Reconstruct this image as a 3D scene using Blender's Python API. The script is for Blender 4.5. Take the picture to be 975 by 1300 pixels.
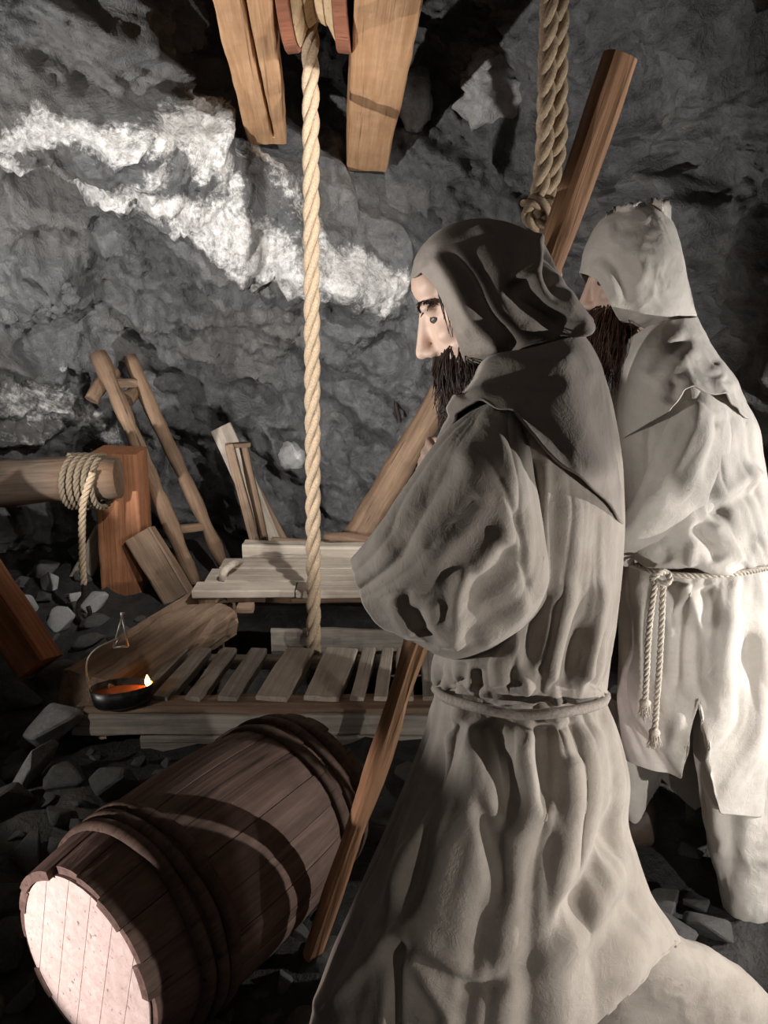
import bpy, bmesh, math, random
import numpy as np
from mathutils import Vector, Matrix, Quaternion

# ------------------------------------------------------------------ scene reset
for o in list(bpy.data.objects): bpy.data.objects.remove(o, do_unlink=True)
scene = bpy.context.scene
col = scene.collection
R = math.radians
random.seed(7)
rng = np.random.default_rng(11)

# ------------------------------------------------------------------ camera
CAMZ, PITCH, F, CX, CY = 1.62, R(16), 976.0, 487.5, 650.0
cd = bpy.data.cameras.new('camera'); cam = bpy.data.objects.new('camera', cd); col.objects.link(cam)
cam.location = (0, 0, CAMZ); cam.rotation_euler = (R(90) - PITCH, 0, 0)
cd.sensor_fit = 'VERTICAL'; cd.sensor_height = 36; cd.lens = F / 1300 * 36; cd.clip_start = .02
scene.camera = cam
scene.view_settings.view_transform = 'Standard'; scene.view_settings.look = 'None'
scene.view_settings.exposure = 0.0; scene.view_settings.gamma = 1; scene.view_settings.use_curve_mapping = False

# ------------------------------------------------------------------ world (a closed cave: almost no sky light)
w = bpy.data.worlds.new('world'); scene.world = w; w.use_nodes = True
w.node_tree.nodes['Background'].inputs[0].default_value = (.9, .95, 1, 1)
w.node_tree.nodes['Background'].inputs[1].default_value = .02

# ------------------------------------------------------------------ exhibition spotlights
def spot(loc, target, watt, deg, color=(1, 1, 1), size=.03, blend=.3):
    l = bpy.data.lights.new('spotlight', 'SPOT'); l.energy = watt; l.spot_size = R(deg); l.spot_blend = blend
    l.color = color; l.shadow_soft_size = size
    o = bpy.data.objects.new('spotlight', l); col.objects.link(o); o.location = loc
    d = Vector(target) - Vector(loc); o.rotation_euler = d.to_track_quat('-Z', 'Y').to_euler()
    return o
LIGHTS = [
    ((1.45, .40, .72), (.22, 1.22, .38), 70, 79, (1, .95, .90), .012, .06),     # right, low: robe of the bending figure
    ((1.95, 1.42, 1.08), (.80, 1.85, .95), 125, 96, (1, .96, .92), .012, .25),    # right: upright figure
    ((.35, 1.85, 2.32), (-.85, 4.1, 1.15), 185, 66, (1, .97, .94), .03, .4),    # overhead: back wall and shaft
    ((-1.9, 1.5, .75), (-.35, 4.0, 2.1), 320, 75, (1, .97, .95), .03, .5),      # left, low: overhang, beams
    ((-1.45, .75, .36), (-.62, 1.32, .32), 75, 34, (1, .86, .84), .015, .45),   # low lamp at the barrel head
    ((-1.4, 1.20, .95), (.10, 1.20, 1.25), 62, 34, (1, .97, .93), .012, .4),    # left: fronts of the robes
    ((-1.15, .35, 1.30), (.406, 1.564, 1.624), 85, 13, (1, .95, .90), .01, .2),    # left, narrow: faces
    ((.75, -.25, .72), (.42, 1.2, .46), 15, 40, (1, .93, .87), .012, .1),       # front, low: skirt and barrel side
    ((1.45, .55, 2.45), (.33, 1.42, 2.05), 22, 24, (1, .93, .85), .01, .3),     # high right: pole top
    ((-1.9, 1.75, .7), (-.45, 2.5, .05), 22, 46, (1, .95, .9), .015, .4),       # left: front beam of the shaft
]
for a in LIGHTS: spot(*a)
al = bpy.data.lights.new('fill_light', 'AREA'); al.energy = 3.5; al.size = 1.6; al.color = (1, .86, .76)   # dim unseen fill, added to lift the darkest shade
ao = bpy.data.objects.new('fill_light', al); col.objects.link(ao); ao.location = (-.5, -.9, 2.7); ao.rotation_euler = (Vector((-.3, 2.4, .4)) - ao.location).to_track_quat('-Z', 'Y').to_euler()

# ------------------------------------------------------------------ pixel <-> world
CP, SP = math.cos(PITCH), math.sin(PITCH)
def ray(u, v):
    x = (u - CX) / F; y = -(v - CY) / F
    return x, CP + y * SP, -SP + y * CP
def at(u, v, Y):
    x, yy, z = ray(u, v); t = Y / yy
    return Vector((x * t, Y, CAMZ + z * t))
def atz(u, v, z):
    x, yy, zz = ray(u, v); t = (z - CAMZ) / zz
    return Vector((x * t, yy * t, z))
def at_np(u, v, Y):
    x = (u - CX) / F; y = -(v - CY) / F
    yy = CP + y * SP; zz = -SP + y * CP; t = Y / yy
    return np.stack([x * t, Y + 0 * t, CAMZ + zz * t], -1)
def proj_np(P):
    dx, dy, dz = P[..., 0], P[..., 1], P[..., 2] - CAMZ
    dep = dy * CP - dz * SP; up = dy * SP + dz * CP
    return CX + F * dx / dep, CY - F * up / dep, dep

# ------------------------------------------------------------------ numpy noise
def vnoise(P, seed=0):
    Pi = np.floor(P).astype(np.int64); f = P - Pi; f = f * f * f * (f * (f * 6 - 15) + 10)
    def h(i, j, k):
        n = (i * 374761393 + j * 668265263 + k * 2147483647 + seed * 974634777) & 0xffffffff
        n = ((n ^ (n >> 13)) * 1274126177) & 0xffffffff
        n = ((n ^ (n >> 16)) * 2246822519) & 0xffffffff
        return ((n ^ (n >> 15)) & 0xffff) / 32767.5 - 1
    x, y, z = Pi[..., 0], Pi[..., 1], Pi[..., 2]; r = 0
    for a in (0, 1):
        for b in (0, 1):
            for c in (0, 1):
                wgt = (f[..., 0] if a else 1 - f[..., 0]) * (f[..., 1] if b else 1 - f[..., 1]) * (f[..., 2] if c else 1 - f[..., 2])
                r = r + wgt * h(x + a, y + b, z + c)
    return r
def fbm(P, octv=4, seed=0, gain=.5):
    r = 0; a = 1
    for i in range(octv):
        r = r + a * vnoise(P * (2.03 ** i) + 17.3 * i, seed + i); a *= gain
    return r
def ridged(P, octv=4, seed=0, gain=.5):
    r = 0; a = 1
    for i in range(octv):
        r = r + a * (1 - 2 * np.abs(vnoise(P * (2.03 ** i) + 9.1 * i, seed + i))); a *= gain
    return r

# ------------------------------------------------------------------ object helpers
def put(o, name, parent=None, label=None, cat=None, group=None, kind=None):
    col.objects.link(o)
    if parent is not None: o.parent = parent
    if label: o['label'] = label
    if cat: o['category'] = cat
    if group: o['group'] = group
    if kind: o['kind'] = kind
    return o
def thing(name, label, cat, loc=(0, 0, 0), group=None):
    o = bpy.data.objects.new(name, None); o.location = loc; o.empty_display_size = .1
    return put(o, name, None, label, cat, group)
def wloc(o):
    v = Vector((0, 0, 0))
    while o is not None: v += o.location; o = o.parent
    return v
def mesh(name, V, Fc, mat, smooth=True):
    me = bpy.data.meshes.new(name)
    me.from_pydata([tuple(p) for p in V], [], [tuple(f) for f in Fc]); me.update()
    if smooth: me.polygons.foreach_set('use_smooth', [True] * len(me.polygons))
    if mat: me.materials.append(mat)
    return me
def emit(name, V, Fc, mat, parent=None, origin=None, smooth=True, **kw):
    """world-space vertices -> object whose origin is `origin`"""
    V = np.asarray(V, float)
    if origin is None: origin = (V[:, 0].mean(), V[:, 1].mean(), V[:, 2].min())
    origin = np.asarray(origin, float)
    o = bpy.data.objects.new(name, mesh(name, V - origin, Fc, mat, smooth))
    base = Vector(origin) - (wloc(parent) if parent is not None else Vector((0, 0, 0)))
    o.location = base
    return put(o, name, parent, **kw)
def emit_m(name, me, M, parent=None, **kw):
    """local mesh + world matrix (parents are never rotated unless they are emit_m parents)"""
    o = bpy.data.objects.new(name, me)
    if parent is not None: o.matrix_basis = Matrix.Translation(-wloc(parent)) @ M
    else: o.matrix_basis = M
    return put(o, name, parent, **kw)
def frame(p0, p1, up=(0, 0, 1), roll=0):
    p0, p1 = Vector(p0), Vector(p1); x = (p1 - p0).normalized(); z = Vector(up)
    y = z.cross(x)
    if y.length < 1e-4: y = Vector((0, 1, 0)).cross(x)
    y.normalize(); z = x.cross(y)
    M = Matrix((x, y, z)).transposed().to_4x4(); M.translation = p0
    return M @ Matrix.Rotation(roll, 4, 'X'), (p1 - p0).length
def grid_faces(nr, nc, closed=False, off=0):
    Fc = []
    m = nc if closed else nc - 1
    for i in range(nr - 1):
        for j in range(m):
            a = off + i * nc + j; b = off + i * nc + (j + 1) % nc
            Fc.append((a, b, b + nc, a + nc))
    return Fc
def beam_mesh(name, L, wd, ht, mat, jit=.004, bev=.012, taper=(1, 1), seed=0, skew=(0, 0), seg=.07, crack=None):
    """squared timber lying along local X, corners rounded, faces uneven"""
    n = max(3, int(L / seg)); bev = min(bev, wd * .3, ht * .3)
    hw, hh = wd / 2, ht / 2; ring = []
    k = max(2, int(wd / .006)) if crack else 2
    for (sx, sy, nx) in ((1, 1, 0), (-1, 1, 1), (-1, -1, 2), (1, -1, 3)):
        cx, cy = sx * (hw - bev), sy * (hh - bev)
        for t in (0, .5, 1):
            a = (nx + t) * math.pi / 2
            ring.append((cx + bev * math.cos(a), cy + bev * math.sin(a)))
        nxt = {0: (-1, 1), 1: (-1, -1), 2: (1, -1), 3: (1, 1)}[nx]
        ex, ey = nxt[0] * (hw - bev), nxt[1] * (hh - bev); a = (nx + 1) * math.pi / 2
        s0 = ring[-1]; e0 = (ex + bev * math.cos(a), ey + bev * math.sin(a))
        kk = k if crack else 3
        for q in range(1, kk): ring.append((s0[0] + (e0[0] - s0[0]) * q / kk, s0[1] + (e0[1] - s0[1]) * q / kk))
    ring = np.array(ring); nc = len(ring); rows = []
    for i in range(n + 1):
        t = i / n; s = taper[0] + (taper[1] - taper[0]) * t
        x = L * t + (skew[0] * ring[:, 1] if i == 0 else skew[1] * ring[:, 1] if i == n else 0)
        rows.append(np.stack([x + 0 * ring[:, 0], ring[:, 0] * s, ring[:, 1] * s], 1))
    V = np.concatenate(rows)
    N = np.stack([0 * V[:, 0], V[:, 1] / hw, V[:, 2] / hh], 1)
    V += N * (jit * fbm(V * np.array([5, 22, 22]) + seed * 7.7, 3, seed))[:, None]
    V[:, 1] += jit * 2 * vnoise(np.stack([V[:, 0] * 2, 0 * V[:, 0] + seed, 0 * V[:, 0]], 1), seed)
    if crack:
        for (pts, dep, wid) in crack:
            xs, ys = [p[0] for p in pts], [p[1] for p in pts]
            yc = np.interp(V[:, 0], xs, ys); d = np.abs(V[:, 1] - yc); mk = (V[:, 2] < -hh * .7) & (V[:, 0] > xs[0]) & (V[:, 0] < xs[-1])
            V[:, 2] += np.where(mk, dep * np.exp(-(d / wid) ** 2), 0)
    Fc = grid_faces(n + 1, nc, True)
    Fc.append(tuple(range(nc))[::-1]); Fc.append(tuple(n * nc + q for q in range(nc)))
    Fc = [tuple(reversed(f)) for f in Fc]
    me = mesh(name, V, Fc, mat, False)
    return me
def beam(name, p0, p1, wd, ht, mat, parent=None, up=(0, 0, 1), roll=0, kw=None, **b):
    M, L = frame(p0, p1, up, roll)
    return emit_m(name, beam_mesh(name, L, wd, ht, mat, **b), M, parent, **(kw or {}))
def catmull(P, n):
    P = np.asarray(P, float); m = len(P)
    if m == 2:
        t = np.linspace(0, 1, n)[:, None]; return P[0] * (1 - t) + P[1] * t
    Q = np.vstack([2 * P[0] - P[1], P, 2 * P[-1] - P[-2]])
    t = np.linspace(0, m - 1 - 1e-9, n); i = t.astype(int); f = (t - i)[:, None]
    a, b, c, d = Q[i], Q[i + 1], Q[i + 2], Q[i + 3]
    return .5 * (2 * b + (c - a) * f + (2 * a - 5 * b + 4 * c - d) * f ** 2 + (3 * b - a - 3 * c + d) * f ** 3)
def resample(P, n):
    d = np.r_[0, np.cumsum(np.linalg.norm(np.diff(P, axis=0), axis=1))]
    s = np.linspace(0, d[-1], n)
    return np.stack([np.interp(s, d, P[:, k]) for k in range(P.shape[1])], 1)
def frames(P, closed=False):
    T = np.gradient(P, axis=0); T /= np.linalg.norm(T, axis=1)[:, None] + 1e-12
    n0 = np.cross(T[0], [0.3, .9, .31]); n0 /= np.linalg.norm(n0); Ns = [n0]
    for i in range(1, len(P)):
        nn = Ns[-1] - T[i] * np.dot(Ns[-1], T[i]); Ns.append(nn / (np.linalg.norm(nn) + 1e-12))
    N = np.array(Ns); return T, N, np.cross(T, N)
def tube_vf(P, r, ns=10, off=0, cap=True, jit=0, seed=0):
    P = np.asarray(P, float); n = len(P); r = np.broadcast_to(np.asarray(r, float), (n,))
    T, N, B = frames(P); a = np.linspace(0, 2 * np.pi, ns, endpoint=False)
    V = P[:, None] + r[:, None, None] * (np.cos(a)[None, :, None] * N[:, None] + np.sin(a)[None, :, None] * B[:, None])
    if jit:
        q = V.reshape(-1, 3); c = np.repeat(P, ns, 0)
        q = q + (q - c) / r.mean() * (jit * fbm(q * 9 + seed, 3, seed))[:, None]; V = q.reshape(n, ns, 3)
    V = V.reshape(-1, 3); Fc = grid_faces(n, ns, True, off)
    if cap:
        Fc.append(tuple(off + q for q in range(ns))[::-1]); Fc.append(tuple(off + (n - 1) * ns + q for q in range(ns)))
    return V, Fc
def join_vf(parts):
    Vs, Fs, o = [], [], 0
    for V, Fc in parts:
        Vs.append(np.asarray(V, float)); Fs += [tuple(i + o for i in f) for f in Fc]; o += len(V)
    return np.concatenate(Vs), Fs
def log_mesh(name, L, r0, r1, mat, seed=0, jit=.008, bend=.01, ns=18):
    n = max(8, int(L / .05)); t = np.linspace(0, 1, n)
    P = np.stack([t * L, bend * np.sin(t * 3 + seed), bend * np.cos(t * 4.3 + seed * 2)], 1)
    V, Fc = tube_vf(P, r0 + (r1 - r0) * t, ns, jit=jit, seed=seed)
    return mesh(name, V, Fc, mat, False if False else True)
def log(name, p0, p1, r0, r1, mat, parent=None, kw=None, **b):
    M, L = frame(p0, p1); o = emit_m(name, log_mesh(name, L, r0, r1, mat, **b), M, parent, **(kw or {}))
    me = o.data
    for p in me.polygons:
        if len(p.vertices) > 4: p.use_smooth = False
    return o
def rope_vf(P, Rr, pitch, strands=3, ns=8, phase=0, step=None):
    P = np.asarray(P, float); L = np.linalg.norm(np.diff(P, axis=0), axis=1).sum()
    P = resample(P, max(8, int(L / (step or pitch / 12)))); T, N, B = frames(P)
    s = np.linspace(0, L, len(P)); parts = []
    for k in range(strands):
        a = phase + 2 * np.pi * (k / strands + s / pitch)
        C = P + Rr * .54 * (np.cos(a)[:, None] * N + np.sin(a)[:, None] * B)
        parts.append(tube_vf(C, Rr * .505, ns))
    return join_vf(parts)

# ------------------------------------------------------------------ materials
def nodes(name):
    m = bpy.data.materials.new(name); m.use_nodes = True; nt = m.node_tree
    return m, nt, nt.nodes['Principled BSDF']
def N(nt, t, **kw):
    n = nt.nodes.new(t)
    for k, v in kw.items(): setattr(n, k, v)
    return n
def ramp(nt, stops):
    r = N(nt, 'ShaderNodeValToRGB'); e = r.color_ramp.elements
    while len(e) < len(stops): e.new(.5)
    for q, (p, c) in zip(e, stops): q.position = p; q.color = (*c, 1) if len(c) == 3 else c
    return r
def noise(nt, vec, scale, detail=5, rough=.6, dist=0):
    n = N(nt, 'ShaderNodeTexNoise'); n.inputs['Scale'].default_value = scale; n.inputs['Detail'].default_value = detail
    n.inputs['Roughness'].default_value = rough; n.inputs['Distortion'].default_value = dist
    if vec is not None: nt.links.new(vec, n.inputs['Vector'])
    return n
def mix(nt, fac, a, b, mode='MIX'):
    m = N(nt, 'ShaderNodeMix', data_type='RGBA', blend_type=mode)
    for s, i in ((fac, 0), (a, 6), (b, 7)):
        if isinstance(s, (int, float)): m.inputs[i].default_value = s
        elif isinstance(s, tuple): m.inputs[i].default_value = (*s, 1)
        else: nt.links.new(s, m.inputs[i])
    return m.outputs[2]
def bump(nt, height, strength, dist, bs, prev=None):
    b = N(nt, 'ShaderNodeBump'); b.inputs['Strength'].default_value = strength; b.inputs['Distance'].default_value = dist
    nt.links.new(height, b.inputs['Height'])
    if prev is not None: nt.links.new(prev, b.inputs['Normal'])
    nt.links.new(b.outputs[0], bs.inputs['Normal']); return b.outputs[0]
def wood(name, dark, light, stain=(.06, .045, .035), stain_amt=.35, rough=.75, scale=1.0):
    m, nt, bs = nodes(name); tc = N(nt, 'ShaderNodeTexCoord'); oi = N(nt, 'ShaderNodeObjectInfo')
    add = N(nt, 'ShaderNodeVectorMath', operation='ADD'); sc = N(nt, 'ShaderNodeVectorMath', operation='SCALE'); sc.inputs['Scale'].default_value = 9.0
    cmb = N(nt, 'ShaderNodeCombineXYZ')
    for i in range(3): nt.links.new(oi.outputs['Random'], cmb.inputs[i])
    nt.links.new(cmb.outputs[0], sc.inputs[0]); nt.links.new(tc.outputs['Object'], add.inputs[0]); nt.links.new(sc.outputs[0], add.inputs[1])
    mp = N(nt, 'ShaderNodeMapping'); mp.inputs['Scale'].default_value = (1.2 * scale, 26 * scale, 26 * scale); nt.links.new(add.outputs[0], mp.inputs['Vector'])
    g = noise(nt, mp.outputs[0], 1.6, 6, .65, .6)
    r = ramp(nt, [(.3, dark), (.7, light)]); nt.links.new(g.outputs[0], r.inputs[0])
    b = noise(nt, add.outputs[0], 5 * scale, 5, .65, .4); rr = ramp(nt, [(.42, (0, 0, 0)), (.68, (1, 1, 1))]); nt.links.new(b.outputs[0], rr.inputs[0])
    mu = N(nt, 'ShaderNodeMath', operation='MULTIPLY'); mu.inputs[1].default_value = stain_amt; nt.links.new(rr.outputs[0], mu.inputs[0])
    c = mix(nt, mu.outputs[0], r.outputs[0], stain)
    mp2 = N(nt, 'ShaderNodeMapping'); mp2.inputs['Scale'].default_value = (.8 * scale, 60 * scale, 60 * scale); nt.links.new(add.outputs[0], mp2.inputs['Vector'])
    g2 = noise(nt, mp2.outputs[0], 1.2, 3, .5); r2 = ramp(nt, [(.27, (.25, .25, .25)), (.36, (1, 1, 1))]); nt.links.new(g2.outputs[0], r2.inputs[0])
    c = mix(nt, .8, c, r2.outputs[0], 'MULTIPLY'); nt.links.new(c, bs.inputs['Base Color']); bs.inputs['Roughness'].default_value = rough
    bs.inputs['Specular IOR Level'].default_value = .25
    p = bump(nt, g.outputs[0], .5, .006, bs); bump(nt, g2.outputs[0], .5, .004, bs, p)
    return m
def rock(name, lo, mid, hi, salt=False, scale=1.0, rough=.7, bumps=(1, 1, 1), warm=(.16, .145, .122)):
    m, nt, bs = nodes(name); tc = N(nt, 'ShaderNodeTexCoord'); vec = tc.outputs['Object']
    if not salt:
        oi = N(nt, 'ShaderNodeObjectInfo'); add = N(nt, 'ShaderNodeVectorMath', operation='ADD'); sc = N(nt, 'ShaderNodeVectorMath', operation='SCALE'); sc.inputs['Scale'].default_value = 31.0
        cmb = N(nt, 'ShaderNodeCombineXYZ')
        for i in range(3): nt.links.new(oi.outputs['Random'], cmb.inputs[i])
        nt.links.new(cmb.outputs[0], sc.inputs[0]); nt.links.new(vec, add.inputs[0]); nt.links.new(sc.outputs[0], add.inputs[1]); vec = add.outputs[0]
    a = noise(nt, vec, 2.2 * scale, 8, .68, .7); f = noise(nt, vec, 17 * scale, 7, .7, .4); g = noise(nt, vec, 70 * scale, 4, .7)
    r = ramp(nt, [(.3, lo), (.52, mid), (.78, hi)])
    mm = N(nt, 'ShaderNodeMath', operation='MULTIPLY_ADD'); mm.inputs[1].default_value = .55; nt.links.new(f.outputs[0], mm.inputs[0])
    h2 = N(nt, 'ShaderNodeMath', operation='MULTIPLY'); h2.inputs[1].default_value = .5; nt.links.new(a.outputs[0], h2.inputs[0]); nt.links.new(h2.outputs[0], mm.inputs[2])
    nt.links.new(mm.outputs[0], r.inputs[0]); c = r.outputs[0]
    b = noise(nt, vec, 1.1 * scale, 4, .6, .5); rr = ramp(nt, [(.5, (0, 0, 0)), (.72, (1, 1, 1))]); nt.links.new(b.outputs[0], rr.inputs[0])
    q = N(nt, 'ShaderNodeMath', operation='MULTIPLY'); q.inputs[1].default_value = .55; nt.links.new(rr.outputs[0], q.inputs[0])
    c = mix(nt, q.outputs[0], c, warm)
    if salt:
        at_ = N(nt, 'ShaderNodeAttribute', attribute_name='salt')
        s1 = noise(nt, vec, 9, 8, .75, .8); s2 = noise(nt, vec, 38, 5, .7, .3)
        ad = N(nt, 'ShaderNodeMath', operation='MULTIPLY_ADD'); ad.inputs[1].default_value = 1.5; nt.links.new(s1.outputs[0], ad.inputs[0]); nt.links.new(at_.outputs['Fac'], ad.inputs[2])
        ad2 = N(nt, 'ShaderNodeMath', operation='MULTIPLY_ADD'); ad2.inputs[1].default_value = .7; nt.links.new(s2.outputs[0], ad2.inputs[0]); nt.links.new(ad.outputs[0], ad2.inputs[2])
        sr = ramp(nt, [(.0, (0, 0, 0)), (1, (1, 1, 1))]); 
        mpr = N(nt, 'ShaderNodeMapRange'); mpr.inputs['From Min'].default_value = 1.62; mpr.inputs['From Max'].default_value = 1.95
        nt.links.new(ad2.outputs[0], mpr.inputs['Value'])
        s3 = ramp(nt, [(.3, (.42, .40, .37)), (.62, (.80, .79, .77))]); nt.links.new(s2.outputs[0], s3.inputs[0])
        c = mix(nt, mpr.outputs[0], c, s3.outputs[0])
    nt.links.new(c, bs.inputs['Base Color']); bs.inputs['Roughness'].default_value = rough; bs.inputs['Specular IOR Level'].default_value = .35
    p = bump(nt, a.outputs[0], .8 * bumps[0], .06 / scale, bs); p = bump(nt, f.outputs[0], .9 * bumps[1], .025 / scale, bs, p); bump(nt, g.outputs[0], .6 * bumps[2], .006 / scale, bs, p)
    return m
def cloth(name, c1, c2, dirt, weave=520):
    m, nt, bs = nodes(name); tc = N(nt, 'ShaderNodeTexCoord'); vec = tc.outputs['Object']
    a = noise(nt, vec, 7, 6, .65, .3); r = ramp(nt, [(.35, c1), (.65, c2)]); nt.links.new(a.outputs[0], r.inputs[0])
    b = noise(nt, vec, 3.1, 6, .7, 1.0); rr = ramp(nt, [(.55, (0, 0, 0)), (.75, (1, 1, 1))]); nt.links.new(b.outputs[0], rr.inputs[0])
    q = N(nt, 'ShaderNodeMath', operation='MULTIPLY'); q.inputs[1].default_value = .45; nt.links.new(rr.outputs[0], q.inputs[0])
    c = mix(nt, q.outputs[0], r.outputs[0], dirt)
    s = noise(nt, vec, 60, 3, .5); sr = ramp(nt, [(.22, (.55, .52, .5)), (.3, (1, 1, 1))]); nt.links.new(s.outputs[0], sr.inputs[0])
    c = mix(nt, .6, c, sr.outputs[0], 'MULTIPLY')
    nt.links.new(c, bs.inputs['Base Color']); bs.inputs['Roughness'].default_value = .92; bs.inputs['Specular IOR Level'].default_value = .1
    bs.inputs['Sheen Weight'].default_value = .12; bs.inputs['Sheen Roughness'].default_value = .5
    k = noise(nt, vec, 34, 5, .65, .6); wv = noise(nt, vec, weave, 2, .5)
    p = bump(nt, k.outputs[0], .35, .008, bs); bump(nt, wv.outputs[0], .25, .0015, bs, p)
    return m
def plain(name, c, rough=.6, metal=0, nscale=40, var=.25, bmp=.2, spec=.3):
    m, nt, bs = nodes(name); tc = N(nt, 'ShaderNodeTexCoord'); a = noise(nt, tc.outputs['Object'], nscale, 5, .6)
    r = ramp(nt, [(.3, tuple(x * (1 - var) for x in c)), (.7, tuple(min(1, x * (1 + var)) for x in c))]); nt.links.new(a.outputs[0], r.inputs[0])
    nt.links.new(r.outputs[0], bs.inputs['Base Color']); bs.inputs['Roughness'].default_value = rough; bs.inputs['Metallic'].default_value = metal
    bs.inputs['Specular IOR Level'].default_value = spec
    bump(nt, a.outputs[0], bmp, .004, bs); return m
def emissive(name, c, s):
    m, nt, bs = nodes(name); bs.inputs['Base Color'].default_value = (*c, 1); bs.inputs['Emission Color'].default_value = (*c, 1); bs.inputs['Emission Strength'].default_value = s
    a = noise(nt, None, 8); return m

M_wall = rock('cave_rock', (.045, .045, .046), (.125, .125, .126), (.27, .268, .262), salt=True, rough=.62)
M_floor = rock('cave_ground', (.012, .012, .012), (.03, .029, .028), (.07, .067, .063))
M_rubble = rock('rubble_rock', (.035, .034, .033), (.088, .085, .082), (.17, .165, .158), scale=2.2, bumps=(.5, .6, .8), warm=(.075, .066, .06))
M_salt = rock('salt_rock', (.35, .35, .34), (.62, .61, .60), (.82, .81, .80), scale=2.2, bumps=(.8, 1, 1), warm=(.5, .48, .45))
M_greysalt = rock('grey_salt_rock', (.2, .2, .195), (.42, .41, .40), (.72, .71, .70), scale=2.0, bumps=(.9, 1.1, 1), warm=(.2, .19, .17))
W_beam = wood('beam_pine', (.40, .215, .105), (.60, .37, .21), stain=(.2, .11, .06), stain_amt=.3)
W_post = wood('red_pine', (.22, .085, .038), (.40, .185, .095), stain=(.1, .045, .025), stain_amt=.35)
W_grey = wood('grey_timber', (.21, .185, .155), (.43, .385, .33), stain=(.09, .075, .06), stain_amt=.5)
W_deck = wood('deck_timber', (.36, .305, .245), (.57, .50, .42), stain=(.16, .12, .09), stain_amt=.35)
W_brown = wood('brown_timber', (.16, .10, .065), (.34, .24, .165), stain=(.08, .055, .04), stain_amt=.4)
W_log = wood('bark_stripped_log', (.135, .08, .047), (.30, .20, .13), stain=(.09, .06, .042), stain_amt=.5)
W_wind = wood('windlass_timber', (.075, .056, .042), (.165, .125, .092), stain=(.2, .085, .03), stain_amt=.4)
W_pole = wood('pole_timber', (.26, .13, .065), (.46, .27, .155), stain=(.14, .07, .04), stain_amt=.3)
W_barrel = wood('barrel_stave_oak', (.10, .062, .048), (.21, .14, .115), stain=(.05, .032, .026), stain_amt=.45)
W_head = wood('barrel_head_pine', (.55, .44, .39), (.74, .63, .58), stain=(.45, .35, .3), stain_amt=.2)
W_hoop = wood('hoop_withy', (.055, .035, .026), (.13, .085, .062), stain=(.03, .02, .016), stain_amt=.4)
W_sheave = wood('sheave_pine', (.46, .33, .19), (.66, .51, .33), stain=(.3, .19, .1), stain_amt=.3)
W_flange = wood('sheave_red', (.20, .075, .04), (.32, .13, .075), stain=(.12, .05, .03), stain_amt=.3)
M_rope = plain('hemp_rope', (.40, .305, .21), .9, 0, 160, .3, .6, .1)
M_rope_d = plain('shaded_rope', (.19, .15, .105), .9, 0, 160, .3, .6, .1)  # darker hemp for the windlass coil, its shade put into the colour
M_iron = plain('rusty_iron', (.05, .038, .032), .6, .6, 60, .4, .5)
M_steel = plain('blackened_steel', (.085, .085, .088), .4, .85, 30, .5, .2)
M_wire = plain('bright_wire', (.45, .42, .38), .45, .7, 60, .3, .2)
M_cloth1 = cloth('linen_taupe', (.27, .237, .203), (.37, .333, .292), (.2, .168, .142))
M_hood1 = cloth('linen_brown_hood', (.215, .185, .16), (.30, .265, .235), (.13, .105, .09))
M_cloth2 = cloth('linen_pale', (.44, .41, .37), (.56, .525, .48), (.32, .28, .24))
M_cord1 = plain('taupe_cord', (.30, .265, .23), .9, 0, 200, .25, .5, .1)
M_cord2 = plain('pale_cord', (.50, .45, .385), .9, 0, 200, .25, .5, .1)
M_skin = plain('wax_skin', (.60, .43, .345), .5, 0, 30, .1, .1, .4)
M_hair = plain('dark_brown_hair', (.024, .013, .009), .5, 0, 60, .5, .2, .4)
M_hair2 = plain('chestnut_hair', (.05, .022, .014), .5, 0, 60, .5, .2, .4)
M_eye = plain('glass_eye', (.09, .07, .06), .15, 0, 20, .1, 0, .5)
M_shoe = plain('dark_leather', (.045, .03, .022), .55, 0, 40, .3, .3)
M_flame = emissive('flame', (1, .42, .08), 30)
M_wax = plain('lamp_tallow', (.35, .1, .03), .5, 0, 30, .2, .1)

# ================================================================== THE CAVE
def tps(ctrl, U, Vv):
    C = np.array(ctrl, float); P = C[:, :2] / 400; n = len(C)
    def k(d2): return np.where(d2 > 0, d2 * np.log(d2 + 1e-12) * .5, 0)
    A = np.zeros((n + 3, n + 3)); d = ((P[:, None] - P[None]) ** 2).sum(-1)
    A[:n, :n] = k(d) + np.eye(n) * .02; A[:n, n] = 1; A[:n, n + 1:] = P; A[n, :n] = 1; A[n + 1:, :n] = P.T
    wt = np.linalg.solve(A, np.r_[C[:, 2], 0, 0, 0]); X = np.stack([U, Vv], -1).reshape(-1, 2) / 400
    r = np.zeros(len(X))
    for i in range(n): r += wt[i] * k(((X - P[i]) ** 2).sum(1))
    return (r + wt[n] + X @ wt[n + 1:]).reshape(U.shape)
def polydist(u, v, pts):
    best = np.full(u.shape, 1e9)
    for (a, b) in zip(pts[:-1], pts[1:]):
        ax, ay = a; bx, by = b; dx, dy = bx - ax, by - ay; L2 = dx * dx + dy * dy + 1e-9
        t = np.clip(((u - ax) * dx + (v - ay) * dy) / L2, 0, 1)
        best = np.minimum(best, np.hypot(u - ax - t * dx, v - ay - t * dy))
    return best
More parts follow.
